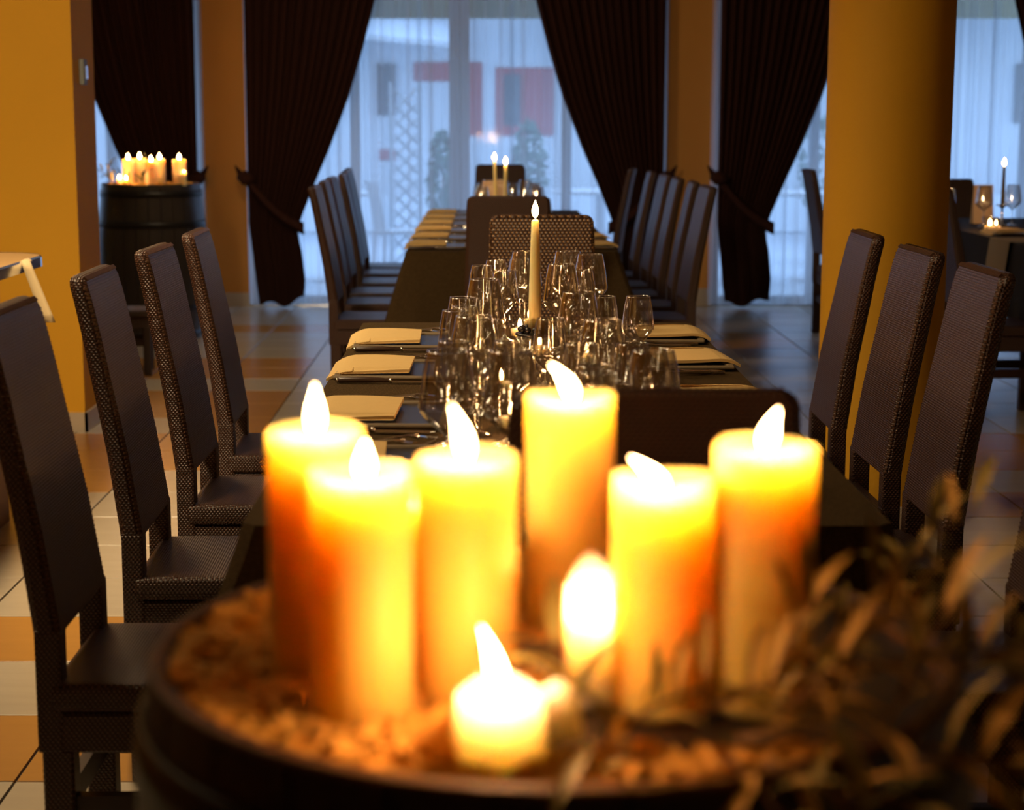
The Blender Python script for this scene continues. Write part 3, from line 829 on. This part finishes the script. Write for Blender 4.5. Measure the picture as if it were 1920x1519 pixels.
for kd in 'LST':
    for side in (0, 1):
        lst = sorted([i for i in items if i[0] == kd and (i[1] > TAPER[0]) == bool(side)], key=lambda i: -i[2])
        for n, (_, x, y) in enumerate(lst):
            nmk = {'L': 'large clear wine glass', 'S': 'small clear wine glass', 'T': 'clear water tumbler'}[kd]
            put(gp[kd], 'g'+kd, (x, y, ZT), rnd.uniform(0, 6), '%s %s of the tall taper, %s from the window end' % (nmk, 'right' if side else 'left', ORD[n]), 'glasses on the near table')
# far table glasses
far = [('L',-0.02,8.35),('S',0.03,8.48),('T',-0.05,8.22),('L',-0.02,8.95),('S',0.04,9.1),('T',-0.05,8.80),('L',-0.02,9.5),('S',-0.04,9.62),('T',-0.05,9.38),('L',-0.01,10.1),('S',0.05,10.15),('T',-0.04,9.95),
       ('L',0.02,10.6),('S',-0.04,10.75),('L',0.10,10.9),('S',0.17,11.0),('L',0.24,10.6),('S',0.30,10.75),('L',0.28,10.1),('S',0.22,9.9),('L',0.28,9.5),('S',0.30,8.9),('T',0.31,8.3)]
for kd in 'LST':
    lst = sorted([i for i in far if i[0] == kd], key=lambda i: -i[2])
    for n, (_, x, y) in enumerate(lst):
        nmk = {'L': 'large clear wine glass', 'S': 'small clear wine glass', 'T': 'clear water tumbler'}[kd]
        put(gp[kd], 'g'+kd, (x, y, ZT), 0, '%s on the far table, %s from its window end' % (nmk, ORD[n]), 'glasses on the far table')
for kd, x, y, lab in (('L', 2.72, 9.65, 'large wine glass on the side table before the glowing card'), ('L', 2.92, 9.80, 'large wine glass on the side table, farther behind the taper'), ('S', 2.96, 9.35, 'small wine glass on the side table beside the candle glass'), ('T', 3.0, 8.95, 'clear tumbler on the side table at the picture edge'), ('S', 2.66, 10.15, 'small wine glass far back on the side table')):
    put(gp[kd], 'g'+kd, (x, y, ZT), 0, lab)

# ================================================================== candles
def flame_mesh(name, base, h, r, lean, mt, parent):
    """teardrop bent along lean=(dx,dy)"""
    prof = [(0, 0.0), (0.10, 0.5), (0.25, 0.9), (0.40, 1.0), (0.55, 0.88), (0.70, 0.62), (0.85, 0.33), (0.95, 0.12), (1.0, 0.01)]
    path = []; rad = []
    for t, q in prof:
        b2 = t*t
        path.append((base[0]+lean[0]*b2, base[1]+lean[1]*b2, base[2]+h*t)); rad.append(max(0.0004, r*q))
    l = bpy.data.lights.new('flame_light', 'POINT'); l.shadow_soft_size = 0.004
    l.color = (1.0, 0.47, 0.19); l.energy = 0.72 if mt is M['flame'] else 0.5
    lo = bpy.data.objects.new('flame_light', l); COL.objects.link(lo); lo.parent = parent
    lo.location = (base[0]+lean[0]*0.2, base[1], base[2]+h*0.72)
    return MB().tube(path, rad, 14).build(name, mt, parent, smooth=True)
def pillar(x, y, z0, r, h, label, lean=(0, 0), fh=0.036, fr=0.0058, wax='wax', group=None, fm='flame', seed=0, melt=0.006, wo=(0, 0)):
    t = thing('pillar_candle', label, 'candle', (x, y, z0), 0, group)
    n = 40; rr = random.Random(seed); rows = []
    p1 = rr.uniform(0, 6)
    prof = [(0.0, 0.0), (r*0.97, 0.0), (r, 0.003), (r*1.0, h*0.3), (r*1.0, h*0.6), (r, h*0.85), (r, h-0.004), (r*0.985, h-0.0012), (r*0.93, h), (r*0.86, h-0.002), (r*0.72, h-melt), (r*0.4, h-melt*1.15), (0.0, h-melt*1.2)]
    for q, z in prof:
        row = []
        for k in range(n):
            a = 2*PI*k/n
            zz = z+(0.0015*math.sin(2*a+p1) if z > h*0.95 else 0)
            row.append(((q+0.0004*math.sin(3*a+p1))*math.cos(a) if q else 0, (q+0.0004*math.sin(3*a+p1))*math.sin(a) if q else 0, zz))
        rows.append(row)
    MB().grid(rows, closed=True).build('candle_body', M[wax], t, smooth=True)
    zt = h-melt*1.2
    MB().tube([(wo[0], wo[1], zt-0.002), (wo[0]+0.0006, wo[1], zt+0.005), (wo[0]+lean[0]*0.1, wo[1]+lean[1]*0.1, zt+0.010)], 0.0009, 6).build('wick', M['wick'], t)
    flame_mesh('flame', (wo[0], wo[1], zt+0.004), fh, fr, lean, M[fm], t)
    return t

# ---- barrels
def barrel(x, y, label, n=26):
    t = thing('wine_barrel', label, 'barrel', (x, y, 0))
    prof = [(0.0, 0.288), (0.10, 0.302), (0.22, 0.320), (0.36, 0.335), (0.49, 0.340), (0.62, 0.336), (0.76, 0.324), (0.88, 0.312), (0.962, 0.303)]
    for k in range(n):
        a0 = 2*PI*k/n+0.006; a1 = 2*PI*(k+1)/n-0.006
        rows = []
        for z, r in prof:
            row = []
            for q in range(4):
                a = a0+(a1-a0)*q/3; row.append((r*math.cos(a), r*math.sin(a), z))
            for q in range(3, -1, -1):
                a = a0+(a1-a0)*q/3; row.append(((r-0.015)*math.cos(a), (r-0.015)*math.sin(a), z))
            rows.append(row)
        mb = MB().grid(rows, closed=True); m = 8
        mb.f.append(tuple(range(m))); mb.f.append(tuple((len(prof)-1)*m+q for q in range(m)))
        mb.build('stave', M['stave'], t)
    # top chime: paler brown ring over the ends of the staves
    MB().lathe([(0.2885, 0.945), (0.289, 0.962), (0.291, 0.9645), (0.3005, 0.9645), (0.3035, 0.963), (0.304, 0.960), (0.298, 0.958)], 64).build('chime', M['stave_end'], t, smooth=True)
    for z, r in ((0.035, 0.2945), (0.20, 0.3185), (0.72, 0.3288), (0.905, 0.3105)):
        s_ = 0.004 if z > 0.5 else -0.004
        MB().lathe([(r-0.002+s_/2, z-0.02), (r+0.003+s_, z-0.02), (r+0.003-s_/4, z+0.02), (r-0.002-s_/2, z+0.02), (r-0.002+s_/2, z-0.02)], 48).build('hoop', M['hoop'], t, smooth=True)
    MB().lathe([(0, 0.925), (0.288, 0.925), (0.288, 0.946), (0, 0.946)], 48).build('barrel_head', M['stave'], t)
    return t
BX, BY, BZ = 0.05, 1.30, 0.949
barrel(BX, BY, 'dark wooden barrel in the foreground carrying the big lit candles')
B2X, B2Y = -2.085, 11.05
barrel(B2X, B2Y, 'dark wooden barrel standing at the back beside the partition, candles on top')

# ---- wood chips filling the top of the near barrel
def chips(cx, cy, z, rad, n, name, label, seed, cond=lambda x, y: True, size=0.012):
    rr = random.Random(seed); mb = MB()
    for k in range(n):
        a = rr.uniform(0, 2*PI); r = rad*math.sqrt(rr.random())
        x, y = r*math.cos(a), r*math.sin(a)
        if not cond(x, y): continue
        s_ = size*rr.uniform(0.5, 1.3)
        mb.box((cx+x, cy+y, z+0.004+rr.uniform(0, 0.008)), (s_*1.6, s_, s_*0.35), (rr.uniform(-0.5, 0.5), rr.uniform(-0.5, 0.5), rr.uniform(0, 6)))
    o = mb.build(name, M['chips'], fix=False); tag(o, label, 'wood chips', kind='stuff')
chips(BX, BY, BZ, 0.284, 3000, 'wood_chips', 'loose orange-brown wood chips filling the left of the foreground barrel top', 3, cond=lambda x, y: x < 0.06+0.12*y/0.27 or y < -0.22)
chips(B2X, B2Y, BZ, 0.262, 300, 'wood_chips', 'loose wood chips filling the top of the back barrel', 4)

# ---- foreground candles (x, y, top z)
ZB = 0.953
fg = [(-0.122, 1.245, 1.141, 0.0350, (0.000, 0), 0.042, 'tall lit pillar candle at the left, behind the front-left one', (0.0, 0)),
      (-0.084, 1.155, 1.128, 0.0350, (0.001, 0), 0.030, 'tall lit pillar candle in front at the left, partly hiding another', (0.003, 0)),
      (-0.013, 1.195, 1.131, 0.0350, (-0.010, 0), 0.045, 'tall lit pillar candle left of centre with a left-leaning flame', (0.0, 0)),
      (0.0665, 1.37, 1.146, 0.0350, (-0.018, 0), 0.034, 'tallest-looking lit pillar candle at the back centre with a hooked flame', (0.003, 0)),
      (0.122, 1.185, 1.118, 0.0350, (-0.022, 0), 0.030, 'duller lit pillar candle right of centre, flame blown left', (0.0, 0)),
      (0.193, 1.190, 1.140, 0.0350, (0.008, 0), 0.034, 'lit pillar candle farthest right among the olive sprigs', (0.0, 0))]
for k, (x, y, z, r, ln, fh, lab, wo) in enumerate(fg):
    pillar(x, y, ZB, r, z-ZB, lab, ln, fh*0.92, 0.0060, 'wax', 'big pillar candles on the foreground barrel', seed=k, wo=wo, melt=0.010 if k != 4 else 0.016)
pillar(-0.045, 1.31, ZB, 0.024, 0.125, 'slim lit candle glimpsed between two big pillar candles on the left', (0, 0), 0.02, 0.005, 'wax', seed=11)

def shell_candle(x, y, z0, r, h, label, peak, pa, lean, fh, seed, spout=None):
    """burnt-down candle: melted wax shell of uneven height round a low flame"""
    rr = random.Random(seed)
    t = thing('burnt_down_candle', label, 'candle', (x, y, z0)); n = 36
    def top(a): 
        d = math.cos(a-pa)
        return h+peak*max(0, d)**3+0.0018*math.sin(3*a+seed)
    rows = []
    for q, f_ in ((0.0, 0), (0.95, 0), (1.0, 0.04), (1.02, 0.4), (1.0, 0.7), (0.98, 0.93), (0.92, 1.0), (0.84, 0.96)):
        rows.append([(r*q*math.cos(2*PI*k/n), r*q*math.sin(2*PI*k/n), f_*top(2*PI*k/n)) for k in range(n)])
    fl_ = h*0.72
    for q in (0.70, 0.35, 0.0):
        rows.append([(r*q*math.cos(2*PI*k/n), r*q*math.sin(2*PI*k/n), fl_) for k in range(n)])
    MB().grid(rows, closed=True).build('candle_body', M['wax_low'], t, smooth=True)
    if spout:
        s_ = MB().tube([(spout[0]*0.7, spout[1], 0.0), (spout[0], spout[1], h*0.45), (spout[0]*1.0, spout[1], h*0.92), (spout[0]*0.9, spout[1], h*1.06)], [r*0.62, r*0.58, r*0.45, r*0.2], 14)
        s_.build('wax_spill', M['wax_low'], t, smooth=True)
    MB().tube([(0, 0, fl_-0.002), (0.0005, 0, fl_+0.008)], 0.0009, 6).build('wick', M['wick'], t)
    flame_mesh('flame', (0, 0, fl_+0.003), fh, 0.0058, lean, M['flame'], t)
    return t
shell_candle(0.0095, 1.070, ZB, 0.0285, 0.050, 'low melted candle in front with a flame leaning left', 0.004, PI/2, (-0.012, 0), 0.052, 3, spout=(0.0375, 0.004))
shell_candle(0.0775, 1.200, ZB, 0.0212, 0.082, 'short glowing melted candle between the middle pillar candles', 0.022, R(100), (0.0, 0), 0.016, 5)
ws = MB().lathe([(0, 0), (0.023, 0), (0.024, 0.003), (0.024, 0.014), (0.021, 0.017), (0.0, 0.016)], 28, (0.045, 1.265, ZB)).build('wood_slice', M['stave_end'], smooth=True)
tag(ws, 'small round wood slice lying behind the low melted candle', 'wood slice')

# ---- back barrel candles
def bp(u, v, Y): return at_plane(u, v, Y)
for k, (u, v, Y, r, lab) in enumerate([(240, 299, 10.98, 0.036, 'lit pillar candle farthest left on the back barrel'),
        (262, 297, 11.12, 0.036, 'lit pillar candle second from left on the back barrel'),
        (283, 303, 10.92, 0.036, 'lit pillar candle third from left on the back barrel'),
        (299, 298, 11.14, 0.036, 'lit pillar candle fourth from left on the back barrel'),
        (336, 299, 10.97, 0.042, 'lit pillar candle set apart at the right of the back barrel')]):
    x, z = bp(u, v, Y)
    pillar(x, Y, ZB, r, z-ZB, lab, (0, 0), 0.040, 0.010, 'wax_far', 'pillar candles on the back barrel', 'flame_far', seed=20+k)
x, z = bp(347, 322, 10.9)
pillar(x, 10.86, ZB, 0.014, max(0.05, z-ZB), 'short stub candle beside the right pillar on the back barrel', (0, 0), 0.012, 0.004, 'wax_far', None, 'flame_far', seed=30)
for u, v, Y, lab in ((224, 335, 10.90, 'lower small lit candle in greenery on the back barrel, left one'), (236, 337, 10.83, 'lower small lit candle in greenery on the back barrel, right one')):
    x, z = bp(u, v, Y)
    pillar(x, Y, ZB, 0.016, max(0.04, z-ZB), lab, (0, 0), 0.028, 0.008, 'wax_far', None, 'flame_far', seed=31)

# ---- taper candles
def taper(x, y, z0, z1, label, r0=0.0125, r1=0.0065, m='taper', fm='flame_far', fh=0.036, lean=(0, 0), fr=0.0065, bend=0.0):
    t = thing('taper_candle', label, 'candle', (x, y, z0)); h = z1-z0
    MB().tube([(0, 0, 0), (bend*0.2, 0, h*0.3), (bend*0.6, 0, h*0.7), (bend, 0, h-0.003), (bend, 0, h)], [r0, r0*0.93, (r0+r1)*0.48, r1, r1*0.6], 20).build('candle_body', M[m], t, smooth=True)
    MB().tube([(bend, 0, h-0.001), (bend, 0, h+0.009)], 0.0008, 6).build('wick', M['wick'], t)
    flame_mesh('flame', (bend, 0, h+0.003), fh, fr, lean, M[fm], t)
tx, ty = TAPER
z_hold = at_plane(1007, 622, ty)[1]
z_top = at_plane(1007, 412, ty)[1]
hd = thing('glass_candlestick', 'clear glass candlestick with a ring of black beads under the tall taper', 'candlestick', (tx, ty, ZT))
hh = z_hold-ZT
MB().lathe([(0.0, 0.0), (0.046, 0.0), (0.048, 0.004), (0.044, 0.02), (0.036, hh*0.55), (0.034, hh*0.85), (0.040, hh-0.006)], 32).build('candlestick_glass', M['glass_thick'], hd, smooth=True)
MB().lathe([(0.0, hh-0.008), (0.042, hh-0.008), (0.044, hh-0.005), (0.042, hh-0.002), (0.0, hh-0.002)], 32).build('drip_tray', M['bead'], hd, smooth=True)
bead_proto = None
for k in range(12):
    a = 2*PI*k/12
    if bead_proto is None:
        bead_proto = MB().lathe([(0.0005, -0.0075), (0.0053, -0.0053), (0.0075, 0), (0.0053, 0.0053), (0.0005, 0.0075)], 10).build('bead', M['bead'], hd, smooth=True); o = bead_proto
    else:
        o = bead_proto.copy(); COL.objects.link(o); o.parent = hd
    o.location = (0.031*math.cos(a), 0.031*math.sin(a), hh+0.006)
taper(tx, ty, z_hold-0.002, z_top, 'tall cream taper candle burning on the near table among the glasses', 0.0145, 0.0082, fh=0.040, fr=0.0078)
for (u, vt, Y, lab, bd_) in ((927, 302, 9.3, 'left of the two thin tapers burning on the far table', -0.01), (948, 310, 8.9, 'right of the two thin tapers burning on the far table', 0.0)):
    x, z = at_plane(u, vt, Y)
    if Y > 9: x = x+0.01
    st = thing('candlestick', 'short dark candlestick under the %s' % ('left thin taper of the far table' if Y > 9 else 'right thin taper of the far table'), 'candlestick', (x, Y, ZT))
    MB().lathe([(0, 0), (0.035, 0), (0.03, 0.008), (0.010, 0.02), (0.010, 0.05), (0.016, 0.06), (0.0, 0.06)], 20).build('candlestick_body', M['steel'], st, smooth=True)
    taper(x, Y, ZT+0.06, z, lab, 0.0115, 0.008, bend=bd_, fh=0.04, fr=0.010)
x3, z3 = at_plane(1883, 312, 9.6)
st = thing('candlestick', 'slender steel candlestick on the side table at the right', 'candlestick', (x3, 9.6, ZT))
MB().lathe([(0, 0), (0.04, 0), (0.035, 0.008), (0.008, 0.02), (0.006, 0.10), (0.018, 0.115), (0.035, 0.12), (0.036, 0.124), (0.0, 0.122)], 20).build('candlestick_body', M['steel'], st, smooth=True)
taper(x3, 9.6, ZT+0.122, z3, 'dark grey-green taper burning on the side table at the right', 0.011, 0.008, 'taper_green', fh=0.04, fr=0.009)

# ---- tealights in glass
def tealight(x, y, label, fm='flame_far', s=1.0, group=None):
    t = thing('tealight_glass', label, 'tealight', (x, y, ZT), 0, group, s)
    MB().lathe([(0.0, 0.0), (0.026, 0.0), (0.029, 0.004), (0.031, 0.05), (0.033, 0.062)], 28).build('glass_cup', M['glass_thick'], t, smooth=True)
    MB().lathe([(0.0, 0.006), (0.024, 0.006), (0.0245, 0.024), (0.0, 0.024)], 24).build('tealight_wax', M['wax_low'], t, smooth=True)
    flame_mesh('flame', (0, 0, 0.027), 0.026, 0.0058, (0, 0), M[fm], t)
for k, (x, y) in enumerate(TEA):
    tealight(x, y, ['tealight glass burning left of the taper, farthest of the near table', 'tealight glass left of the taper, just nearer than the farthest', 'leftmost tealight glass before the taper, near the hooked flame', 'middle tealight glass before the taper, nearest the camera', 'right tealight glass before the taper', 'tealight glass at the left of the taper base', 'tealight glass just behind the taper base', 'tealight glass right of the taper, amid the wine glasses'][k], group='tealights on the near table')
tealight(-0.035, 10.3, 'tealight glass on the far table left of the head chair')
tealight(0.12, 8.45, 'tealight glass on the far table behind the head chair')
x4, z4 = at_plane(1857, 400, 9.25)
tealight(x4, 9.25, 'large candle glass with bright flame on the side table', s=1.25)
tealight(x4+0.07, 9.38, 'smaller candle glass behind the bright one on the side table', s=1.0)

# ---- upright cards lit from behind
def card(u0, u1, v0, Y, label, h=None):
    x0 = at_plane(u0, v0, Y)[0]; x1, zt = at_plane(u1, v0, Y)
    t = thing('folded_card', label, 'card', ((x0+x1)/2, Y, ZT)); wv = (x1-x0)/2; hh = zt-ZT
    MB().add([(-wv, 0, 0), (wv, 0, 0), (wv*0.96, 0.03, hh), (-wv*0.96, 0.03, hh), (-wv, 0.002, 0), (wv, 0.002, 0), (wv*0.96, 0.032, hh), (-wv*0.96, 0.032, hh)],
             [(0, 1, 2, 3), (4, 7, 6, 5), (0, 4, 5, 1), (1, 5, 6, 2), (2, 6, 7, 3), (3, 7, 4, 0)]).build('card_front', M['paper'], t)
    MB().box((0, 0.055, hh*0.48), (wv*1.9, 0.002, hh*1.0), (R(14), 0, 0)).build('card_back', M['paper'], t)
card(1828, 1866, 347, 9.95, 'upright cream card glowing orange behind the side table candles')
card(905, 930, 340, 9.6, 'left upright cream card on the far table behind the tapers')
card(932, 946, 338, 9.75, 'right upright cream card on the far table behind the tapers')

# ================================================================== counter at the left
ct = thing('buffet_counter', 'buffet counter with rounded chrome-edged worktop at the left edge', 'counter', (-1.96, 4.9, 0))
def rrect(x0, x1, y0, y1, r, n=8):
    P = []
    for cx_, cy_, a0 in ((x1-r, y1-r, 0), (x0+r, y1-r, 90), (x0+r, y0+r, 180), (x1-r, y0+r, 270)):
        for k in range(n+1):
            a = R(a0+90*k/n); P.append((cx_+r*math.cos(a), cy_+r*math.sin(a)))
    return P
def slab(P, z0, z1):
    mb = MB(); n = len(P)
    mb.add([(x, y, z0) for x, y in P]+[(x, y, z1) for x, y in P], [(k, (k+1) % n, n+(k+1) % n, n+k) for k in range(n)]+[tuple(range(n-1, -1, -1)), tuple(range(n, 2*n))])
    return mb
P = rrect(-0.65, 0.455, -1.9, 1.20, 0.16)
slab(P, 0.868, 0.902).build('worktop', M['worktop'], ct)
P2 = rrect(-0.654, 0.459, -1.904, 1.204, 0.164)
n2 = len(P2); mb = MB()
mb.grid([[(x, y, z) for x, y in q] for q, z in ((P, 0.864), (P2, 0.866), (P2, 0.898), (P, 0.904))], closed=True)
mb.build('edge_trim', M['chrome'], ct)
slab(rrect(-0.5, 0.33, -1.8, 1.02, 0.03, 3), 0.0, 0.868).build('counter_body', M['panel'], ct)
for k in range(3):
    MB().b(0.33, 0.338, -1.7+0.9*k, -0.86+0.9*k, 0.08, 0.82).build('counter_panel', M['panel'], ct, bevel=0.004, seg=1)
cn = MB()
rows = [[(-1.520+0.045*t_, 5.85-0.12*t_, 0.9055) for t_ in (0, 0.33, 0.66, 1)]]
for k in range(8):
    q = k/7
    rows.append([(-1.505+0.03*t_+0.065*q+0.010*q*t_, 5.70+0.01*math.sin(9*t_), 0.905-0.20*q) for t_ in (0, 0.33, 0.66, 1)])
cn.grid(rows)
o = cn.build('service_cloth', M['linen'], smooth=True, fix=False)
sm = o.modifiers.new('thick', 'SOLIDIFY'); sm.thickness = 0.003; sm.offset = 1
tag(o, 'cream service cloth hanging from the rounded end of the buffet counter', 'cloth')

# ================================================================== olive sprigs
leaf_me = {}
def leaf_mesh(mn, L=0.055, W=0.0050):
    k = (mn, L)
    if k not in leaf_me:
        rows = []
        for t in (0, 0.12, 0.3, 0.5, 0.7, 0.88, 1.0):
            wd = W*math.sin(PI*min(1, t*0.94+0.03))**0.8; zc = 0.006*math.sin(PI*t)
            rows.append([(L*t, -wd, zc+0.0018), (L*t, 0, zc), (L*t, wd, zc+0.0018)])
        o = MB().grid(rows).build('leaf', M[mn], fix=False, smooth=True); leaf_me[k] = o.data; bpy.data.objects.remove(o)
    return leaf_me[k]
def sprig(base, d, L, label, seed, n=8, mats=('leaf', 'leaf_dry', 'leaf_dark'), group='olive sprigs on the foreground barrel', s=1.0, droop=0.3):
    rr = random.Random(seed)
    t = thing('olive_sprig', label, 'olive sprig', base, 0, group)
    d = Vector(d).normalized(); p = Vector((0, 0, 0)); path = [p.copy()]; dirs = [d.copy()]
    st = L/8
    for k in range(8):
        d = (d+Vector((rr.uniform(-.16, .16), rr.uniform(-.16, .16), rr.uniform(-.12, .12)-droop*0.12))).normalized()
        p = p+d*st; path.append(p.copy()); dirs.append(d.copy())
    MB().tube(path, [0.0026*s*(1-0.09*k) for k in range(9)], 6).build('twig', M['twig'], t, smooth=True)
    for k in range(n):
        i = 1+int((k/n)*7.99); i = min(i, 8)
        q = path[i]; dd = dirs[i]
        side = dd.orthogonal().normalized()
        side.rotate(Matrix.Rotation(rr.uniform(0, 2*PI), 3, dd))
        if (q+side*0.02).z+base[2] < 0: side.z = abs(side.z)
        ld = (dd*0.6+side*rr.uniform(0.6, 1.1)).normalized()
        o = bpy.data.objects.new('leaf', leaf_mesh(rr.choice(mats))); COL.objects.link(o); o.parent = t
        o.location = q
        o.rotation_mode = 'QUATERNION'; o.rotation_quaternion = ld.to_track_quat('X', 'Z')
        sc_ = s*rr.uniform(0.7, 1.25); o.scale = (sc_, sc_*rr.uniform(0.8, 1.2), sc_)
    return t
LF = ('leaf', 'leaf_dry', 'leaf')
DRY = ('leaf_dry', 'leaf_dry', 'leaf')
sprigs = [  # base (x,y,z), direction, length, leaves, material set, label
 ((0.20, 1.10, 0.985), (0.9, 0.1, 0.35), 0.17, 10, DRY, 'brown olive sprig pointing right across the front of the barrel rim'),
 ((0.16, 1.06, 0.975), (1, -0.25, 0.12), 0.18, 10, DRY, 'dry olive sprig lying low along the barrel front, right of the low candle'),
 ((0.24, 1.20, 0.985), (0.6, 0.0, 0.9), 0.15, 10, LF, 'green-brown olive sprig rising beside the rightmost pillar candle'),
 ((0.30, 1.12, 0.985), (0.7, 0.1, 0.75), 0.15, 12, LF, 'upright olive sprig at the far right standing above the rim'),
 ((0.33, 1.18, 0.980), (0.9, 0.0, 0.25), 0.15, 10, LF, 'olive sprig reaching to the right picture edge'),
 ((0.26, 1.02, 0.975), (1, -0.1, 0.0), 0.16, 10, LF, 'olive sprig hanging out over the barrel rim at lower right'),
 ((0.17, 1.02, 0.975), (0.7, -0.5, -0.15), 0.13, 9, ('leaf_dark', 'leaf', 'leaf_dry'), 'dark olive sprig drooping over the front of the barrel'),
 ((0.22, 1.01, 0.970), (0.75, -0.35, -0.45), 0.15, 9, ('leaf_dark', 'leaf', 'leaf_dry'), 'dark olive sprig hanging lowest down the barrel front, lower right'),
 ((0.085, 1.075, 0.972), (0.5, 0.2, 0.25), 0.09, 7, LF, 'small green sprig just right of the low melted candle'),
 ((0.060, 1.13, 0.965), (-0.1, 0.1, 1.0), 0.055, 6, ('leaf', 'leaf', 'leaf_dark'), 'small upright green sprig behind the low melted candle'),
 ((0.13, 1.09, 0.975), (0.9, 0.2, 0.5), 0.12, 9, DRY, 'brown sprig at the foot of the candle whose flame blows left'),
 ((0.19, 1.14, 0.980), (0.2, -0.3, 0.7), 0.09, 8, DRY, 'curled dry sprig before the rightmost pillar candle'),
 ((0.15, 1.04, 0.970), (0.4, -0.8, -0.25), 0.08, 6, DRY, 'short dry sprig tipping over the front rim'),
 ((0.28, 1.26, 0.980), (0.6, 0.4, 0.5), 0.13, 9, LF, 'olive sprig behind the rightmost pillar candle'),
 ((0.34, 1.08, 0.965), (0.8, -0.2, -0.5), 0.13, 9, ('leaf_dark', 'leaf_dry'), 'olive sprig drooping at the right side of the barrel'),
 ((0.10, 1.045, 0.968), (-0.6, -0.3, 0.25), 0.05, 5, DRY, 'tiny dry sprig against the spilled wax of the low candle'),
]
sprigs += [
 ((0.185, 1.07, 0.985), (0.9, 0.1, 0.75), 0.13, 8, DRY, 'thick dry sprig slanting up to the right below the rightmost pillar candle'),
 ((0.27, 1.10, 0.990), (0.3, -0.2, 0.8), 0.12, 8, LF, 'pale olive sprig standing among the brown leaves on the right'),
 ((0.22, 1.05, 0.975), (-0.2, -0.4, 0.4), 0.09, 7, DRY, 'dry sprig curling back toward the candles over the front rim'),
 ((0.30, 1.05, 0.965), (0.3, -0.6, -0.5), 0.13, 9, LF, 'hanging olive sprig at the lower right corner of the barrel'),
]
for k, (b_, d, L, n, ms, lab) in enumerate(sprigs):
    sprig(b_, d, L, lab, 100+k, n, ms)
sprig((0.40, 2.85, 0.79), (0.5, -0.3, 0.02), 0.14, 'yellow-green sprig lying on the near corner of the olive brown cloth', 160, 12, ('leaf',), None, 1.1, droop=0.0)
for k, (dx, dy, lab) in enumerate([(-0.20, -0.14, 'small sprig at the left of the back barrel'), (-0.08, -0.22, 'small sprig before the left candles of the back barrel'), (-0.02, -0.20, 'small sprig below the middle candles of the back barrel'), (-0.24, -0.05, 'upright sprig at the far left of the back barrel')]):
    sprig((B2X+dx, B2Y+dy, 0.965), (rnd.uniform(-1, 1), -0.2, 0.6 if k < 3 else 2.0), 0.13, lab, 200+k, 9, ('leaf_dark', 'leaf_dark', 'leaf'), 'greenery on the back barrel', 1.2)
